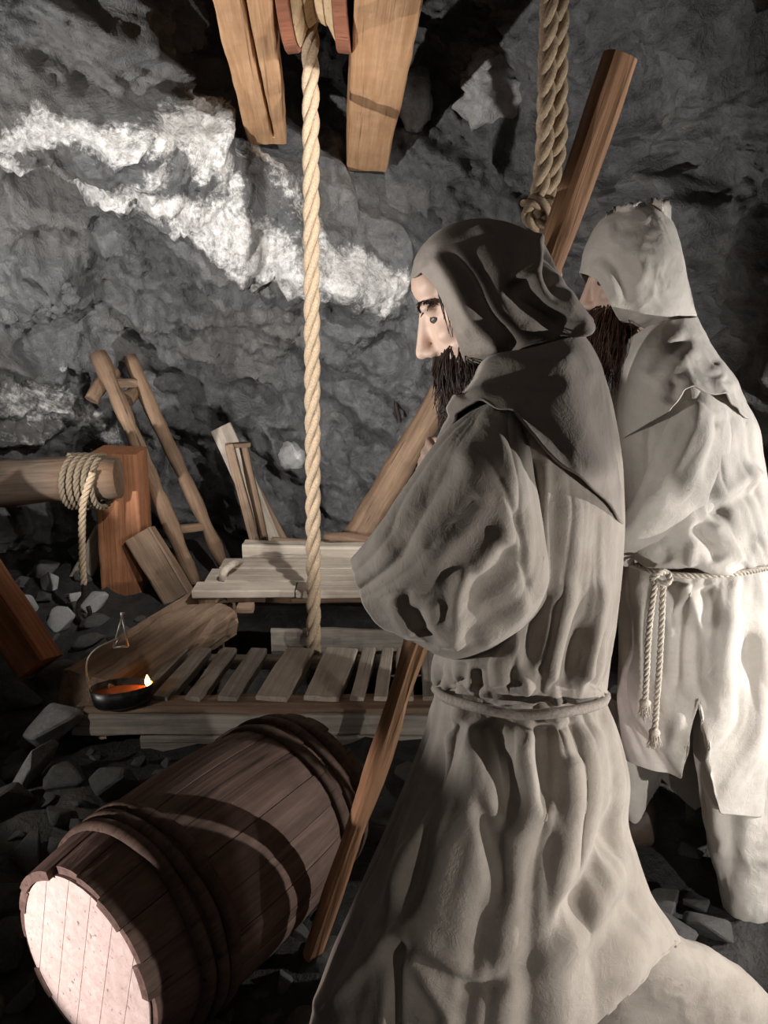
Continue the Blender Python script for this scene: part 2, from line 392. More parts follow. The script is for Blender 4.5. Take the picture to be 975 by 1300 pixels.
wall_ctrl = [
    (-450, -350, 2.0), (-450, 0, 2.7), (-450, 300, 3.0), (-450, 600, 3.2), (-450, 860, 3.2),
    (0, -350, 2.5), (0, 0, 3.15), (0, 120, 3.3), (0, 200, 3.45), (0, 290, 3.7), (20, 380, 3.95), (40, 470, 4.2), (20, 600, 4.2), (0, 750, 4.2), (0, 860, 4.2),
    (130, 0, 3.25), (130, 110, 3.4), (150, 190, 3.55), (150, 270, 3.75), (170, 340, 4.1), (160, 420, 4.4), (150, 520, 4.55), (150, 700, 4.5), (150, 860, 4.4),
    (215, 40, 3.6), (245, 170, 3.75), (290, 240, 3.85), (300, 310, 4.05), (270, 390, 4.4), (300, 480, 4.6), (300, 640, 4.6), (300, 860, 4.5),
    (290, 60, 4.4), (330, 140, 4.25), (350, 200, 4.0), (400, 60, 4.7), (410, 180, 4.4), (400, 300, 4.1), (440, 350, 4.25), (420, 430, 4.5), (420, 560, 4.65), (430, 700, 4.6), (430, 860, 4.5),
    (300, -350, 3.2), (450, -350, 3.4), (465, 222, 4.33), (480, 280, 4.4), (540, 60, 4.5), (540, 150, 4.3), (560, 300, 4.4), (560, 420, 4.5), (560, 600, 4.4), (560, 860, 4.3),
    (650, -350, 2.9), (640, 20, 4.2), (640, 110, 4.15), (650, 200, 4.3), (660, 330, 4.3), (720, 150, 4.0), (780, 30, 3.5), (800, 150, 3.7), (790, 300, 3.9), (760, 600, 4.0), (760, 860, 3.9),
    (870, 60, 3.2), (880, 180, 3.4), (860, 240, 3.45), (890, 275, 3.15), (930, 330, 3.05), (940, 450, 3.0), (920, 600, 3.1), (930, 860, 3.2),
    (1000, -350, 2.2), (980, 60, 2.85), (1000, 200, 3.0), (1010, 270, 2.85), (1100, 500, 2.6), (1400, -350, 1.7), (1400, 100, 2.0), (1400, 500, 2.1), (1400, 860, 2.3)]
du = 4.4
us = np.arange(-440, 1400, du); vs = np.arange(-330, 850, du); U, Vv = np.meshgrid(us, vs)
Yd = tps(wall_ctrl, U, Vv); P = at_np(U, Vv, Yd)
def gnormal(P):
    a = np.gradient(P, axis=1); b = np.gradient(P, axis=0); n = np.cross(b, a); n /= np.linalg.norm(n, axis=-1)[..., None] + 1e-12
    return n
Nn = gnormal(P)
if Nn[100, 200, 1] > 0: Nn = -Nn
q = P.copy(); q[..., 2] += .35 * q[..., 0]                     # bedding dips to the right
low = np.clip((Vv - 330) / 150, 0, 1)
h = .16 * fbm(q * 1.5, 3, 5) + .085 * ridged(q * 2.6 * np.array([1, 1, 1.5]), 4, 9) + .04 * ridged(q * 7, 4, 21) + .014 * fbm(q * 22, 3, 33)
ledge = np.abs(((q[..., 2] * 2.6 + .5 * fbm(q * 1.3, 3, 50)) % 1) - .5)
h += .05 * np.clip(ledge * 4 - .6, 0, 1)
for (eu, ev) in ((338, 185), (465, 219), (640, 110)):         # keep the beam sockets where the beams end
    h *= 1 - .75 * np.exp(-((U - eu) ** 2 + (Vv - ev) ** 2) / 60 ** 2)
# salt crystals: knobbly relief along the band
sal = np.zeros_like(U)
for pts, wid, s in (([(-60, 150), (0, 165), (60, 128), (150, 140), (215, 150), (245, 200)], 26, 1.0), ([(0, 205), (100, 230), (170, 215), (200, 150)], 26, .8),
                    ([(120, 235), (200, 250), (290, 270), (350, 300), (400, 335), (480, 355)], 32, 1.0), ([(215, 115), (260, 190), (300, 270)], 24, .85),
                    ([(310, 200), (370, 260), (400, 310)], 18, .75), ([(-20, 490), (60, 505), (130, 560)], 30, .66), ([(0, 545), (70, 545)], 28, .6), ([(30, 420), (70, 470)], 18, .4), ([(195, 480), (240, 520)], 22, .35),
                    ([(255, 460), (300, 480), (330, 470)], 22, .35), ([(0, 30), (30, 70)], 22, .35), ([(520, 110), (520, 160)], 16, .5), ([(140, 90), (180, 60)], 15, .3), ([(860, 330), (930, 420)], 30, .2)):
    sal = np.maximum(sal, s * np.exp(-(polydist(U + 16 * fbm(P * 4, 3, 70), Vv + 16 * fbm(P * 4, 3, 71), pts) / wid) ** 2))
h += sal * .045 * np.abs(fbm(P * 17, 3, 80))
P = P + Nn * h[..., None]
nr, nc = U.shape
wall_back = emit('wall_back', P.reshape(-1, 3), grid_faces(nr, nc), M_wall, origin=(0, 4.4, 0), kind='structure', label='rough grey cave wall with a white salt band under an overhang')
a_ = wall_back.data.attributes.new('salt', 'FLOAT', 'POINT'); a_.data.foreach_set('value', sal.reshape(-1).astype(np.float32))

def floor_z(x, y):
    x = np.asarray(x, float); y = np.asarray(y, float)
    q = np.stack([x, y, 0 * x], -1)
    z = .035 * fbm(q * 2.3, 3, 91) - .03
    z += .16 * np.clip((y - 2.75) / .8, 0, 1) * np.clip((-.75 - x) / .3, 0, 1)
    z += .10 * np.clip((y - 3.6) / .6, 0, 1)
    return z
xs = np.arange(-3.4, 3.4, .045); ys = np.arange(-1.6, 5.2, .045); Xg, Yg = np.meshgrid(xs, ys)
Zg = floor_z(Xg, Yg) + .02 * ridged(np.stack([Xg, Yg, 0 * Xg], -1) * 6, 3, 95)
pit = (np.clip((Xg + .93) / .06, 0, 1) * np.clip((.62 - Xg) / .06, 0, 1) * np.clip((Yg - 2.64) / .05, 0, 1) * np.clip((3.62 - Yg) / .05, 0, 1))
Zg -= 1.3 * pit
emit('floor', np.stack([Xg, Yg, Zg], -1).reshape(-1, 3), [tuple(reversed(f)) for f in grid_faces(*Xg.shape)][::1], M_floor, origin=(0, 0, 0), kind='structure', label='uneven dark rock ground of the cave with a shaft opening')
def shell(name, A, B, C, amp, seed, label):
    """rough rock sheet spanned by corner A and edges B, C"""
    A, B, C = map(np.array, (A, B, C)); s, t = np.meshgrid(np.linspace(0, 1, 70), np.linspace(0, 1, 70))
    P = A + s[..., None] * B + t[..., None] * C; n = np.cross(B, C); n = n / np.linalg.norm(n)
    P = P + n * (amp * (fbm(P * 1.3, 4, seed) + .5 * ridged(P * 2.5, 4, seed + 3)))[..., None]
    o = emit(name, P.reshape(-1, 3), grid_faces(70, 70), M_wall, kind='structure', label=label)
    o.data.attributes.new('salt', 'FLOAT', 'POINT'); return o
shell('wall_left', (-2.9, -1.6, -.3), (0, 5.4, 0), (.3, 0, 4.2), .2, 120, 'rough grey rock wall at the side of the shaft')
shell('wall_right', (2.6, -1.6, -.3), (0, 5.0, 0), (-.2, 0, 4.2), .2, 130, 'rough grey rock wall beside the robed figures')
shell('wall_rear', (-3.1, -1.5, -.3), (6, 0, 0), (0, 0, 4.2), .15, 140, 'rough grey rock wall facing the shaft')
shell('ceiling', (-3.1, -1.6, 3.45), (6, 0, 0), (0, 6.2, .15), .18, 150, 'rough grey rock roof of the cave')

# ------------------------------------------------------------------ salt lumps bedded in the wall
def boulder(name, c, r, mat, seed, label, cat='rock', group=None, sub=4, knob=.16):
    bm = bmesh.new(); bmesh.ops.create_icosphere(bm, subdivisions=sub, radius=1); V = np.array([v.co[:] for v in bm.verts]); Fc = [tuple(v.index for v in f.verts) for f in bm.faces]; bm.free()
    rr = 1 + .3 * fbm(V * 1.3 + seed, 3, seed) + knob * ridged(V * 3.6 + seed, 4, seed + 1, .6)
    V = V * rr[:, None] * np.array(r) + np.array(c)
    return emit(name, V, Fc, mat, label=label, cat=cat, group=group)
boulder('salt_boulder', at(640, 108, 4.12), (.21, .14, .145), M_greysalt, 3, 'pale knobbly salt boulder bedded high in the wall beside the knotted rope')
boulder('salt_boulder', at(524, 128, 4.22), (.085, .08, .12), M_greysalt, 5, 'small pale salt lump in the wall beside the roof beam', sub=3)
boulder('salt_boulder', at(369, 580, 4.55), (.075, .06, .08), M_salt, 8, 'white salt lump on the wall above the shaft cover', sub=3)
boulder('rock_outcrop', at(45, 372, 3.95), (.18, .12, .13), M_wall, 12, 'rounded dark rock knob bulging from the wall under the overhang').data.attributes.new('salt', 'FLOAT', 'POINT')

# ================================================================== ROOF BEAMS AND PULLEY
def roof_beam(near, end, wd, ht, label, crack=None, seed=0, ext=.55):
    d = (near - end); p0 = near + d * ext
    off = Vector((0, 0, ht / 2))
    return beam('roof_beam', p0 + off, end + off, wd, ht, W_beam, kw=dict(label=label, cat='beam', group=None), seed=seed, jit=.003, bev=.008, seg=.03 if crack else .07, crack=crack)
pn, pe = at(307, 0, 2.6), at(339, 184, 3.9); Lb = ((pn - pe) * 1.55).length; lc = (pn - pe).length * .55
roof_beam(pn, pe, .178, .19, 'pine roof beam with a long dark drying crack', seed=1,
          crack=[([(lc - .3, -.012), (lc, -.006), (lc + .35, -.012), (lc + .7, -.02), (Lb - .12, -.034)], .04, .0042), ([(0, .02), (lc - .2, .01)], .04, .0042)])
roof_beam(at(494, 0, 2.6), at(465, 218, 4.25), .205, .2, 'smooth pine roof beam without a crack beside the pulley', seed=2)

ROPE_T, ROPE_B = Vector((-.262, 3.15, 2.744)), Vector((-.335, 3.15, -.9))
wc = Vector((-.219, 2.845, 2.744))
pul = thing('rope_pulley', 'wooden pulley wheel with red rims and pale grooved core between the beams', 'pulley', wc)
def ring_x(name, x0, x1, r0, r1, rin, mat, n=120):
    """ring about X; outer radius r0 at x0, r1 at x1"""
    a = np.linspace(0, 2 * np.pi, n, endpoint=False); c, s = np.cos(a), np.sin(a)
    rows = [(x0, rin), (x0, r0 - .003), (x0 + .003 * np.sign(x1 - x0), r0), ((x0 + x1) / 2, (r0 + r1) / 2), (x1 - .003 * np.sign(x1 - x0), r1), (x1, r1 - .003), (x1, rin), (x0, rin)]
    V = np.concatenate([np.stack([0 * a + x, r * c, r * s], 1) for x, r in rows])
    return emit(name, V + np.array(wc), grid_faces(len(rows), n, True), mat, pul, origin=wc, smooth=False)
hw_ = .107
ring_x('rim', -hw_, -hw_ + .04, .362, .358, .2, W_flange); ring_x('rim', hw_ - .045, hw_, .358, .362, .2, W_flange)
gx = np.linspace(-hw_ + .04, hw_ - .045, 5); gr = lambda x: .27 + .086 * min(1, abs((x - .0) / .073)) ** 2.2
for i in range(4):
    ring_x('core_board', gx[i] + .0006, gx[i + 1] - .0006, gr(gx[i]), gr(gx[i + 1]), .06, W_sheave)
V, Fc = tube_vf([wc + Vector((-.36, 0, 0)), wc + Vector((.36, 0, 0))], .045, 16); emit('axle', V, Fc, M_iron, pul)

pth = [ROPE_B, ROPE_B.lerp(ROPE_T, .5), ROPE_T]
arc = [Vector((ROPE_T.x, wc.y + .305 * math.cos(a), wc.z + .305 * math.sin(a))) for a in np.linspace(.12, 2.2, 16)]
end = []
V, Fc = rope_vf(np.array([list(p) for p in pth + arc]), .0325, .27, ns=9)
emit('hoist_rope', V, Fc, M_rope, origin=ROPE_B, label='thick twisted hemp rope hanging from the pulley into the shaft', cat='rope')

# ------------------------------------------------------------------ second rope: doubled with a knot
Y2 = 2.35
p = [at(697, -260, Y2), at(697, 0, Y2), at(694, 100, Y2), at(691, 190, Y2), at(684, 250, Y2), at(680, 275, Y2)]
p2 = [at(711, -260, Y2 + .03), at(711, 0, Y2 + .03), at(709, 90, Y2 + .03), at(709, 170, Y2 + .03), at(703, 215, Y2 + .02), at(693, 255, Y2 + .01), at(684, 280, Y2)]
kn = [at(672 + 17 + 19 * math.cos(a), 272 + 16 * math.sin(a), Y2 - .02 + .02 * math.sin(a * .5)) for a in np.linspace(-.6, 5.6, 14)]
kn2 = [at(667, 262, Y2 - .03), at(680, 255, Y2 - .06), at(700, 266, Y2 - .06), at(703, 285, Y2 - .03), at(690, 292, Y2)]
tail = [at(690, 285, Y2 + .01), at(697, 310, Y2 + .01), at(706, 345, Y2 + .01), at(712, 420, Y2 + .01)]
k_thing = thing('knotted_rope', 'doubled hemp rope hanging with a loop knot behind the robed figures', 'rope', at(690, 420, Y2))
for nm, pp, rr in (('strand', p, .026), ('strand', p2, .026), ('knot', kn, .02), ('knot', kn2, .02), ('tail', tail, .017)):
    V, Fc = rope_vf(catmull([list(x) for x in pp], 80), rr, rr * 6.5, ns=8); emit(nm, V, Fc, M_rope, k_thing)

# ================================================================== SHAFT FRAME
fr = thing('shaft_platform', 'grey timber platform with a slatted grate around the shaft mouth', 'platform', atz(320, 905, 0))
ZT = .12
fy = atz(300, 905, ZT).y
xl, xr = atz(88, 905, ZT).x, .75
beam('front_beam', (xl, fy + .07, ZT - .055), (xr, fy + .07, ZT - .055), .14, .088, W_grey, fr, seed=3)
beam('front_beam', (xl + .25, fy + .075, ZT - .145), (xr, fy + .075, ZT - .145), .14, .085, W_grey, fr, seed=4)
py_ = atz(300, 886, ZT).y
beam('front_board', (xl + .05, (fy + py_) / 2 + .012, ZT), (xr, (fy + py_) / 2 + .012, ZT), (py_ - fy) * 1.05, .02, W_brown, fr, seed=5)
slats = [(150, 176, 218, 236), (194, 216, 250, 266), (232, 254, 285, 300), (277, 303, 318, 337), (323, 365, 365, 394), (385, 433, 415, 452), (443, 462, 462, 475), (473, 490, 485, 497), (500, 524, 507, 522), (534, 556, 534, 552), (568, 590, 560, 578)]
for i, (a, b, c, d) in enumerate(slats):
    zt = ZT + .03; p0, p1 = atz((a + b) / 2, 884, zt), atz((c + d) / 2, 822, zt)
    wd = (atz(b, 884, zt).x - atz(a, 884, zt).x) * .95
    beam('slat', p0 - Vector((0, 0, .028)), p1 - Vector((0, 0, .028)), wd, .055, W_deck if 3 < i < 9 else W_grey, fr, seed=20 + i, bev=.006, jit=.003)
bk = atz(300, 828, ZT).y
beam('rear_rail', (atz(215, 833, ZT).x, bk - .03, ZT - .03), (xr, bk - .03, ZT - .03), .06, .05, W_grey, fr, seed=40)
beam('rear_board', (at(345, 820, bk + .2).x, bk + .2, .02), (xr, bk + .2, .02), .035, .24, W_grey, fr, seed=41)
# hewn side beam with a broken near end
s0, s1 = atz(108, 893, .11), atz(272, 778, .16)
beam('side_beam', s0, s1, .25, .2, W_brown, fr, seed=42, jit=.011, bev=.03, skew=(.4, 0))
s2, s3 = atz(150, 870, .12), atz(255, 800, .12)
beam('side_plank', s2, s3, .1, .12, W_grey, fr, seed=43, jit=.01)
# right side beam hidden behind the robe
beam('side_beam', (.70, fy, .08), (.66, 3.7, .12), .2, .2, W_grey, fr, seed=44, jit=.008)
beam('cross_block', atz(302, 772, .26), atz(322, 772, .26), .06, .035, W_brown, fr, seed=45)
for X in (-.8, .55): beam('trestle', (X, 3.3, -.15), (X, 3.3, .27), .09, .09, W_brown, fr, seed=46)
for X in (-.8, .55): beam('trestle', (X, 3.6, -.15), (X, 3.6, .27), .09, .09, W_brown, fr, seed=47)
beam('bearer', (-.82, 3.56, .265), (.62, 3.56, .265), .07, .05, W_brown, fr, seed=48)
beam('bearer', (-.72, 3.32, .265), (.62, 3.32, .265), .07, .05, W_brown, fr, seed=49)

dk = thing('shaft_cover', 'weathered plank cover with a bent wooden handle over the shaft', 'cover', atz(360, 735, .3))
ZD = .325
def dplank(vf, vb, ul0, ul1, ur, seed, w_=W_deck):
    y0, y1 = atz(360, vf, ZD).y, atz(360, vb, ZD).y; ym = (y0 + y1) / 2
    x0 = (atz(ul0, vf, ZD).x + atz(ul1, vb, ZD).x) / 2; x1 = atz(ur, (vf + vb) / 2, ZD).x
    beam('plank', (x0, ym, ZD - .018), (x1, ym, ZD - .018), (y1 - y0) * .985, .036, w_, dk, seed=seed, bev=.005, jit=.002)
dplank(750, 738.5, 240, 254, 375, 51); dplank(750, 738.5, 377, 377, 620, 52); dplank(738, 721.5, 255, 274, 640, 53); dplank(721, 708, 275, 289, 640, 54)
hp = [atz(283, 736, ZD), atz(284, 727, ZD + .045), atz(291, 719, ZD + .06), atz(300, 714, ZD + .05), atz(305, 713, ZD + .0)]
V, Fc = tube_vf(catmull([list(x) for x in hp], 24), np.linspace(.02, .015, 24), 10, jit=.002); emit('handle', V, Fc, W_deck, dk)

def loose_beam(name, p0, p1, wd, ht, mat, label, cat='beam', group=None, **k):
    return beam(name, p0, p1, wd, ht, mat, kw=dict(label=label, cat=cat, group=group), **k)
loose_beam('timber', at(310, 697, 3.74), at(640, 706, 3.70), .09, .075, W_deck, 'long squared timber lying behind the plank cover', seed=60)
loose_beam('lath', at(345, 687, 3.86), at(412, 692, 3.86), .05, .05, W_brown, 'short lath lying on the ground behind the squared timber', cat='lath', seed=61)
log('short_log', at(413, 684, 3.88), at(480, 692, 3.84), .038, .04, W_log, kw=dict(label='short cut log lying behind the timber below the leaning log', cat='log'), seed=62)
log('leaning_log', at(452, 690, 3.98), at(585, 455, 4.14), .085, .07, W_log, kw=dict(label='stripped log leaning on the wall behind the bearded figure', cat='log'), seed=63, jit=.01)

# boards leaning in a bundle
gb = 'boards leaning on the wall by the cover'
loose_beam('board', at(352, 700, 3.95), at(281, 543, 4.35), .13, .03, W_deck, 'widest board of the bundle leaning on the wall, chipped top', 'board', gb, seed=64, up=(0, -1, .3), taper=(.7, 1.0))
loose_beam('board', at(362, 700, 4.02), at(306, 600, 4.35), .1, .03, W_brown, 'dark board tilted behind the leaning bundle', 'board', gb, seed=67, up=(0, -1, .3))
tb = thing('wooden_horse', 'narrow stool-like frame of two thin rails with a top bar leaning on boards', 'trestle', at(325, 692, 3.9))
beam('rail', at(324, 692, 3.86), at(293, 566, 4.1), .05, .04, W_brown, tb, seed=65, up=(0, -1, .3)); beam('rail', at(336, 690, 3.9), at(311, 566, 4.16), .05, .04, W_brown, tb, seed=66, up=(0, -1, .3))
beam('top_bar', at(287, 566, 4.1), at(316, 564, 4.16), .05, .025, W_brown, tb, seed=68)

# ================================================================== WINDLASS
YW = 3.52
log('windlass_drum', at(-160, 622, YW - .1), at(152, 607, YW + .02), .118, .1, W_wind, kw=dict(label='weathered round windlass log with rope wound round its end', cat='log'), seed=70, jit=.012)
wr = []
for k in range(5):
    u = 88 + k * 9
    c = at(u + 2, 611, YW)
    for a in np.linspace(0, 2 * math.pi, 22, endpoint=False):
        f = a / (2 * math.pi); wr.append((c.x + .033 * f + .02 * math.sin(a), c.y + .122 * math.sin(a), c.z + .122 * math.cos(a)))
V, Fc = rope_vf(np.array(wr), .015, .085, ns=6, step=.008)
rp = thing('windlass_rope', 'thin rope wound on the windlass log with an iron hook hanging', 'rope', at(106, 790, YW - .12))
emit('coil', V, Fc, M_rope_d, rp)
hang = [at(118, 600, YW - .12), at(110, 622, YW - .14), at(105, 645, YW - .14), at(104, 700, YW - .14), at(106, 742, YW - .14)]
V, Fc = rope_vf(catmull([list(x) for x in hang], 60), .017, .09, ns=7); emit('hanging_end', V, Fc, M_rope, rp)
hk = [at(106, 735, YW - .14), at(106, 755, YW - .14), at(100, 765, YW - .14), at(100, 780, YW - .14), at(107, 788, YW - .14), at(114, 780, YW - .14), at(112, 770, YW - .14)]
V, Fc = tube_vf(catmull([list(x) for x in hk], 40), .011, 8); emit('hook', V, Fc, M_iron, rp)
pt = thing('windlass_post', 'square red pine post with slanted braces carrying the windlass log', 'post', at(160, 752, 3.76))
beam('post', at(163, 760, 3.78), at(153, 571, 3.78), .22, .2, W_post, pt, up=(0, -1, 0), seed=71, jit=.004)
beam('brace', at(226, 760, 3.62), at(177, 678, 3.70), .15, .1, W_brown, pt, up=(0, -1, .2), seed=72)
beam('brace', at(98, 742, 3.85), at(135, 672, 3.80), .11, .09, W_deck, pt, up=(0, -1, .2), seed=73)
loose_beam('red_timber', at(52, 846, 2.72), at(-75, 655, 2.95), .15, .13, W_post, 'red pine timber standing slanted on the rubble before the windlass', seed=74, roll=.5)

# ================================================================== LADDER
ld = thing('ladder', 'rough ladder of two bark-stripped rails leaning on the cave wall', 'ladder', at(262, 735, 3.75))
log('rail', at(247, 742, 3.72), at(126, 450, 4.12), .034, .043, W_log, ld, seed=80, bend=.012)
log('rail', at(281, 718, 3.85), at(168, 452, 4.28), .033, .035, W_log, ld, seed=81, bend=.015)
beam('rung', at(225, 672, 3.86), at(258, 668, 3.92), .05, .045, W_log, ld, seed=82)
beam('rung', at(142, 487, 4.1), at(181, 486, 4.24), .055, .05, W_brown, ld, seed=83)
log('prop_stick', at(117, 508, 4.05), at(142, 470, 4.2), .04, .036, W_log, kw=dict(label='short cut stick end jutting out behind the left ladder rail', cat='stick'), seed=84)
log('prop_stick', at(160, 510, 4.12), at(178, 480, 4.3), .036, .034, W_log, kw=dict(label='short cut stick end between the two ladder rails', cat='stick'), seed=85)
# eye bolt
eb = thing('wall_bolt', 'round rusty bolt with a hanging strap on the dark wall', 'bolt', at(505, 500, 4.42))
V, Fc = tube_vf([at(505, 494, 4.32), at(505, 494, 4.7)], .028, 12); emit('bolt_head', V, Fc, M_iron, eb)
V, Fc = tube_vf(catmull([list(at(a, b, 4.38)) for a, b in ((506, 498), (503, 515), (507, 535), (500, 556))], 14), .014, 8); emit('strap', V, Fc, M_iron, eb)

# ================================================================== OIL LAMP
lc0 = atz(157, 893, ZT + .02); lb = thing('oil_lamp', 'boat-shaped iron oil lamp burning with a wire hanger on the frame', 'lamp', lc0)
ang = np.linspace(0, 2 * np.pi, 48, endpoint=False); rows = []
ca, sa = math.cos(.25), math.sin(.25)
def bowl(rx, ry, z): 
    x = rx * np.cos(ang); y = ry * np.sin(ang) * (1 - .18 * np.cos(ang)); return np.stack([x * ca - y * sa, x * sa + y * ca, z + 0 * x], 1)
for rx, ry, z in ((.001, .001, .002), (.098, .048, .0), (.106, .058, .012), (.114, .060, .074), (.110, .056, .074), (.102, .053, .012), (.001, .001, .01)): rows.append(bowl(rx, ry, z))
emit('bowl', np.concatenate(rows) + np.array(lc0), grid_faces(7, 48, True), M_steel, lb, origin=lc0)
ang = np.linspace(0, 2 * np.pi, 48, endpoint=False)
tr = np.concatenate([bowl(.001, .001, .050), bowl(.105, .052, .048)]); emit('tallow', tr + np.array(lc0), grid_faces(2, 48, True), M_wax, lb, origin=lc0)
fc = atz(182, 880, ZT + .055) ; fc = Vector((lc0.x + .085, lc0.y + .035, lc0.z + .056))
fl = []; 
for t in np.linspace(0, 1, 10):
    rr = .0115 * math.sin(math.pi * min(1, t * .85 + .15)) ** .8 * (1 - t) ** .35 + .0003
    fl.append(np.stack([fc.x + rr * np.cos(ang[::4]), fc.y + rr * np.sin(ang[::4]), fc.z + .045 * t + 0 * ang[::4]], 1))
emit('flame', np.concatenate(fl), grid_faces(10, 12, True), M_flame, lb, origin=fc)
hg = [Vector((lc0.x - .106, lc0.y - .025, lc0.z + .04)), Vector((lc0.x - .115, lc0.y - .02, lc0.z + .16)), Vector((lc0.x - .085, lc0.y, lc0.z + .22)), Vector((lc0.x - .0, lc0.y + .03, lc0.z + .255))]
V, Fc = tube_vf(catmull([list(x) for x in hg], 30), .0035, 6); emit('hanger_arm', V, Fc, M_wire, lb)
b0 = hg[-1]; tri = [at(144, 822, b0.y), at(163, 820, b0.y), at(155, 783, b0.y), at(144, 822, b0.y)]
V, Fc = join_vf([tube_vf([tri[i], tri[i + 1]], .0045, 6) for i in range(3)] + [tube_vf([at(155, 786, b0.y), at(154, 778, b0.y), at(158, 779, b0.y)], .005, 6), tube_vf([b0, tri[0]], .0035, 6)]); emit('hanger_ring', V, Fc, M_wire, lb)
fl_ = bpy.data.lights.new('flame_light', 'POINT'); fl_.energy = .05; fl_.color = (1, .4, .12); fl_.shadow_soft_size = .01
fo = bpy.data.objects.new('flame_light', fl_); col.objects.link(fo); fo.parent = lb; fo.location = fc - lc0 + Vector((-.02, -.0, .05))

# ================================================================== BARREL
bn, bf = Vector((-.64, 1.30, .245)), Vector((-.225, 1.95, .225))
ax = (bf - bn); BL = ax.length
br = thing('barrel', 'dark oak barrel lying on the rubble with a bright pale head', 'barrel', (bn + bf) / 2 - Vector((0, 0, .27)))
Mb, _ = frame(bn, bf)
def brad(t): return .222 + .038 * (1 - (2 * t - 1) ** 2)
NS = 18
def stave_mesh(k):
    n = 12; t = np.linspace(0, 1, n); w_ = 2 * math.pi / NS; a = np.linspace(-.49, .49, 5) * w_ + k * w_
    out = []; rs = np.random.default_rng(k)
    e0, e1 = rs.uniform(-.012, .012, 2); dr = rs.uniform(-.0025, .0025)
    for tt in t:
        x = e0 + (BL - e0 + e1) * tt; r = brad(tt) + dr
        edge = np.array([-.002, 0, 0, 0, -.002])
        ro = r + edge; out.append(np.concatenate([np.stack([x + 0 * a, ro * np.cos(a), ro * np.sin(a)], 1), np.stack([x + 0 * a, (r - .022) * np.cos(a[::-1]), (r - .022) * np.sin(a[::-1])], 1)]))
    V = np.concatenate(out); Fc = [tuple(reversed(f)) for f in grid_faces(n, 10, True)]; Fc += [tuple(range(10)), tuple((n - 1) * 10 + q for q in range(10))[::-1]]
    return mesh('stave', V, Fc, W_barrel, False)
for k in range(NS):
    emit_m('stave', stave_mesh(k), Mb, br)
def hoop(t, wd, th, seed):
    a = np.linspace(0, 2 * math.pi, 72, endpoint=False); x = t * BL; V = []
    pr = [(-wd / 2, 0), (-wd / 2, th * .8), (0, th), (wd / 2, th * .8), (wd / 2, 0)]
    for dx, dz in pr:
        r = brad(t + dx / BL) + dz + .001 + .003 * vnoise(np.stack([np.cos(a) * 3, np.sin(a) * 3, 0 * a + seed], 1), seed)
        V.append(np.stack([x + dx + .006 * vnoise(np.stack([np.cos(a) * 2, np.sin(a) * 2, 0 * a + seed], 1), seed + 4), r * np.cos(a), r * np.sin(a)], 1))
    emit_m('hoop', mesh('hoop', np.concatenate(V), grid_faces(5, 72, True), W_hoop, True), Mb, br)
for i, (t, wd) in enumerate(((.16, .03), (.21, .026), (.255, .028), (.80, .035), (.875, .03), (.935, .03))): hoop(t, wd, .013, i)
def head(x, mat):
    r = .206; nb = 6; e = np.linspace(-r, r, nb + 1)
    for i in range(nb):
        y = np.linspace(e[i] + .0008, e[i + 1] - .0008, 9); z = np.sqrt(np.maximum(r * r - y * y, 1e-6))
        prof = np.concatenate([np.stack([y, z], 1), np.stack([y[::-1], -z[::-1]], 1)])
        c_, s_ = math.cos(.25), math.sin(.25); prof = np.stack([prof[:, 0] * c_ - prof[:, 1] * s_, prof[:, 0] * s_ + prof[:, 1] * c_], 1)
        n = len(prof); V = np.concatenate([np.c_[np.full(n, x - .009), prof], np.c_[np.full(n, x + .009), prof]])
        Fc = [(q, (q + 1) % n, n + (q + 1) % n, n + q) for q in range(n)] + [tuple(range(n))[::-1], tuple(range(n, 2 * n))]
        emit_m('head_board', mesh('head_board', V, Fc, mat, False), Mb, br)
head(.012, W_head); head(BL - .03, W_barrel)

# ================================================================== ROBED FIGURES
def row_px(pts, f, lin=False):
    P = np.asarray(pts, float); D = P if lin else catmull(P, 160)
    d = np.r_[0, np.cumsum(np.linalg.norm(np.diff(D, axis=0), axis=1))]; d /= d[-1]
    return np.interp(f, d, D[:, 0]), np.interp(f, d, D[:, 1])
def loft(rows, nr=160, nf=180, nb=70, k=.5, pw=.85):
    """garment from traced cross-sections: each row = (front outline, distance Y, front depth, back depth[, straight])"""
    ph = np.linspace(0, np.pi, nf); phb = np.linspace(np.pi, 2 * np.pi, nb + 2)[1:-1]; ctl = []
    ff = (1 - np.cos(ph)) / 2; fb = (1 - np.cos(phb)) / 2
    for r in rows:
        pts, Y, D, Db = r[:4]; lin = len(r) > 4 and r[4]
        YL, YR = Y if isinstance(Y, tuple) else (Y, Y)
        u, v = row_px(pts, ff, lin); A = at_np(u, v, YL + (YR - YL) * ff - D * np.sin(ph) ** pw)
        ub, vb = row_px(pts, fb, lin); L, Rr = pts[0], pts[-1]
        cu, cv = L[0] + (Rr[0] - L[0]) * fb, L[1] + (Rr[1] - L[1]) * fb
        B = at_np(cu * (1 + k) - ub * k, cv * (1 + k) - vb * k, YL + (YR - YL) * fb + Db * np.abs(np.sin(phb)))
        ctl.append(np.concatenate([A, B]))
    C = np.array(ctl); m = len(C); n = nf + nb
    P = catmull(C.reshape(m, -1), nr).reshape(nr, n, 3)
    front = np.zeros((nr, n), bool); front[:, :nf] = True
    return P, front
def lnormal(P):
    a = np.roll(P, -1, 1) - np.roll(P, 1, 1); b = np.gradient(P, axis=0); n = np.cross(a, b); n /= np.linalg.norm(n, axis=-1)[..., None] + 1e-9
    c = P.mean(1, keepdims=True)
    if ((P - c) * n).sum() < 0: n = -n
    return n
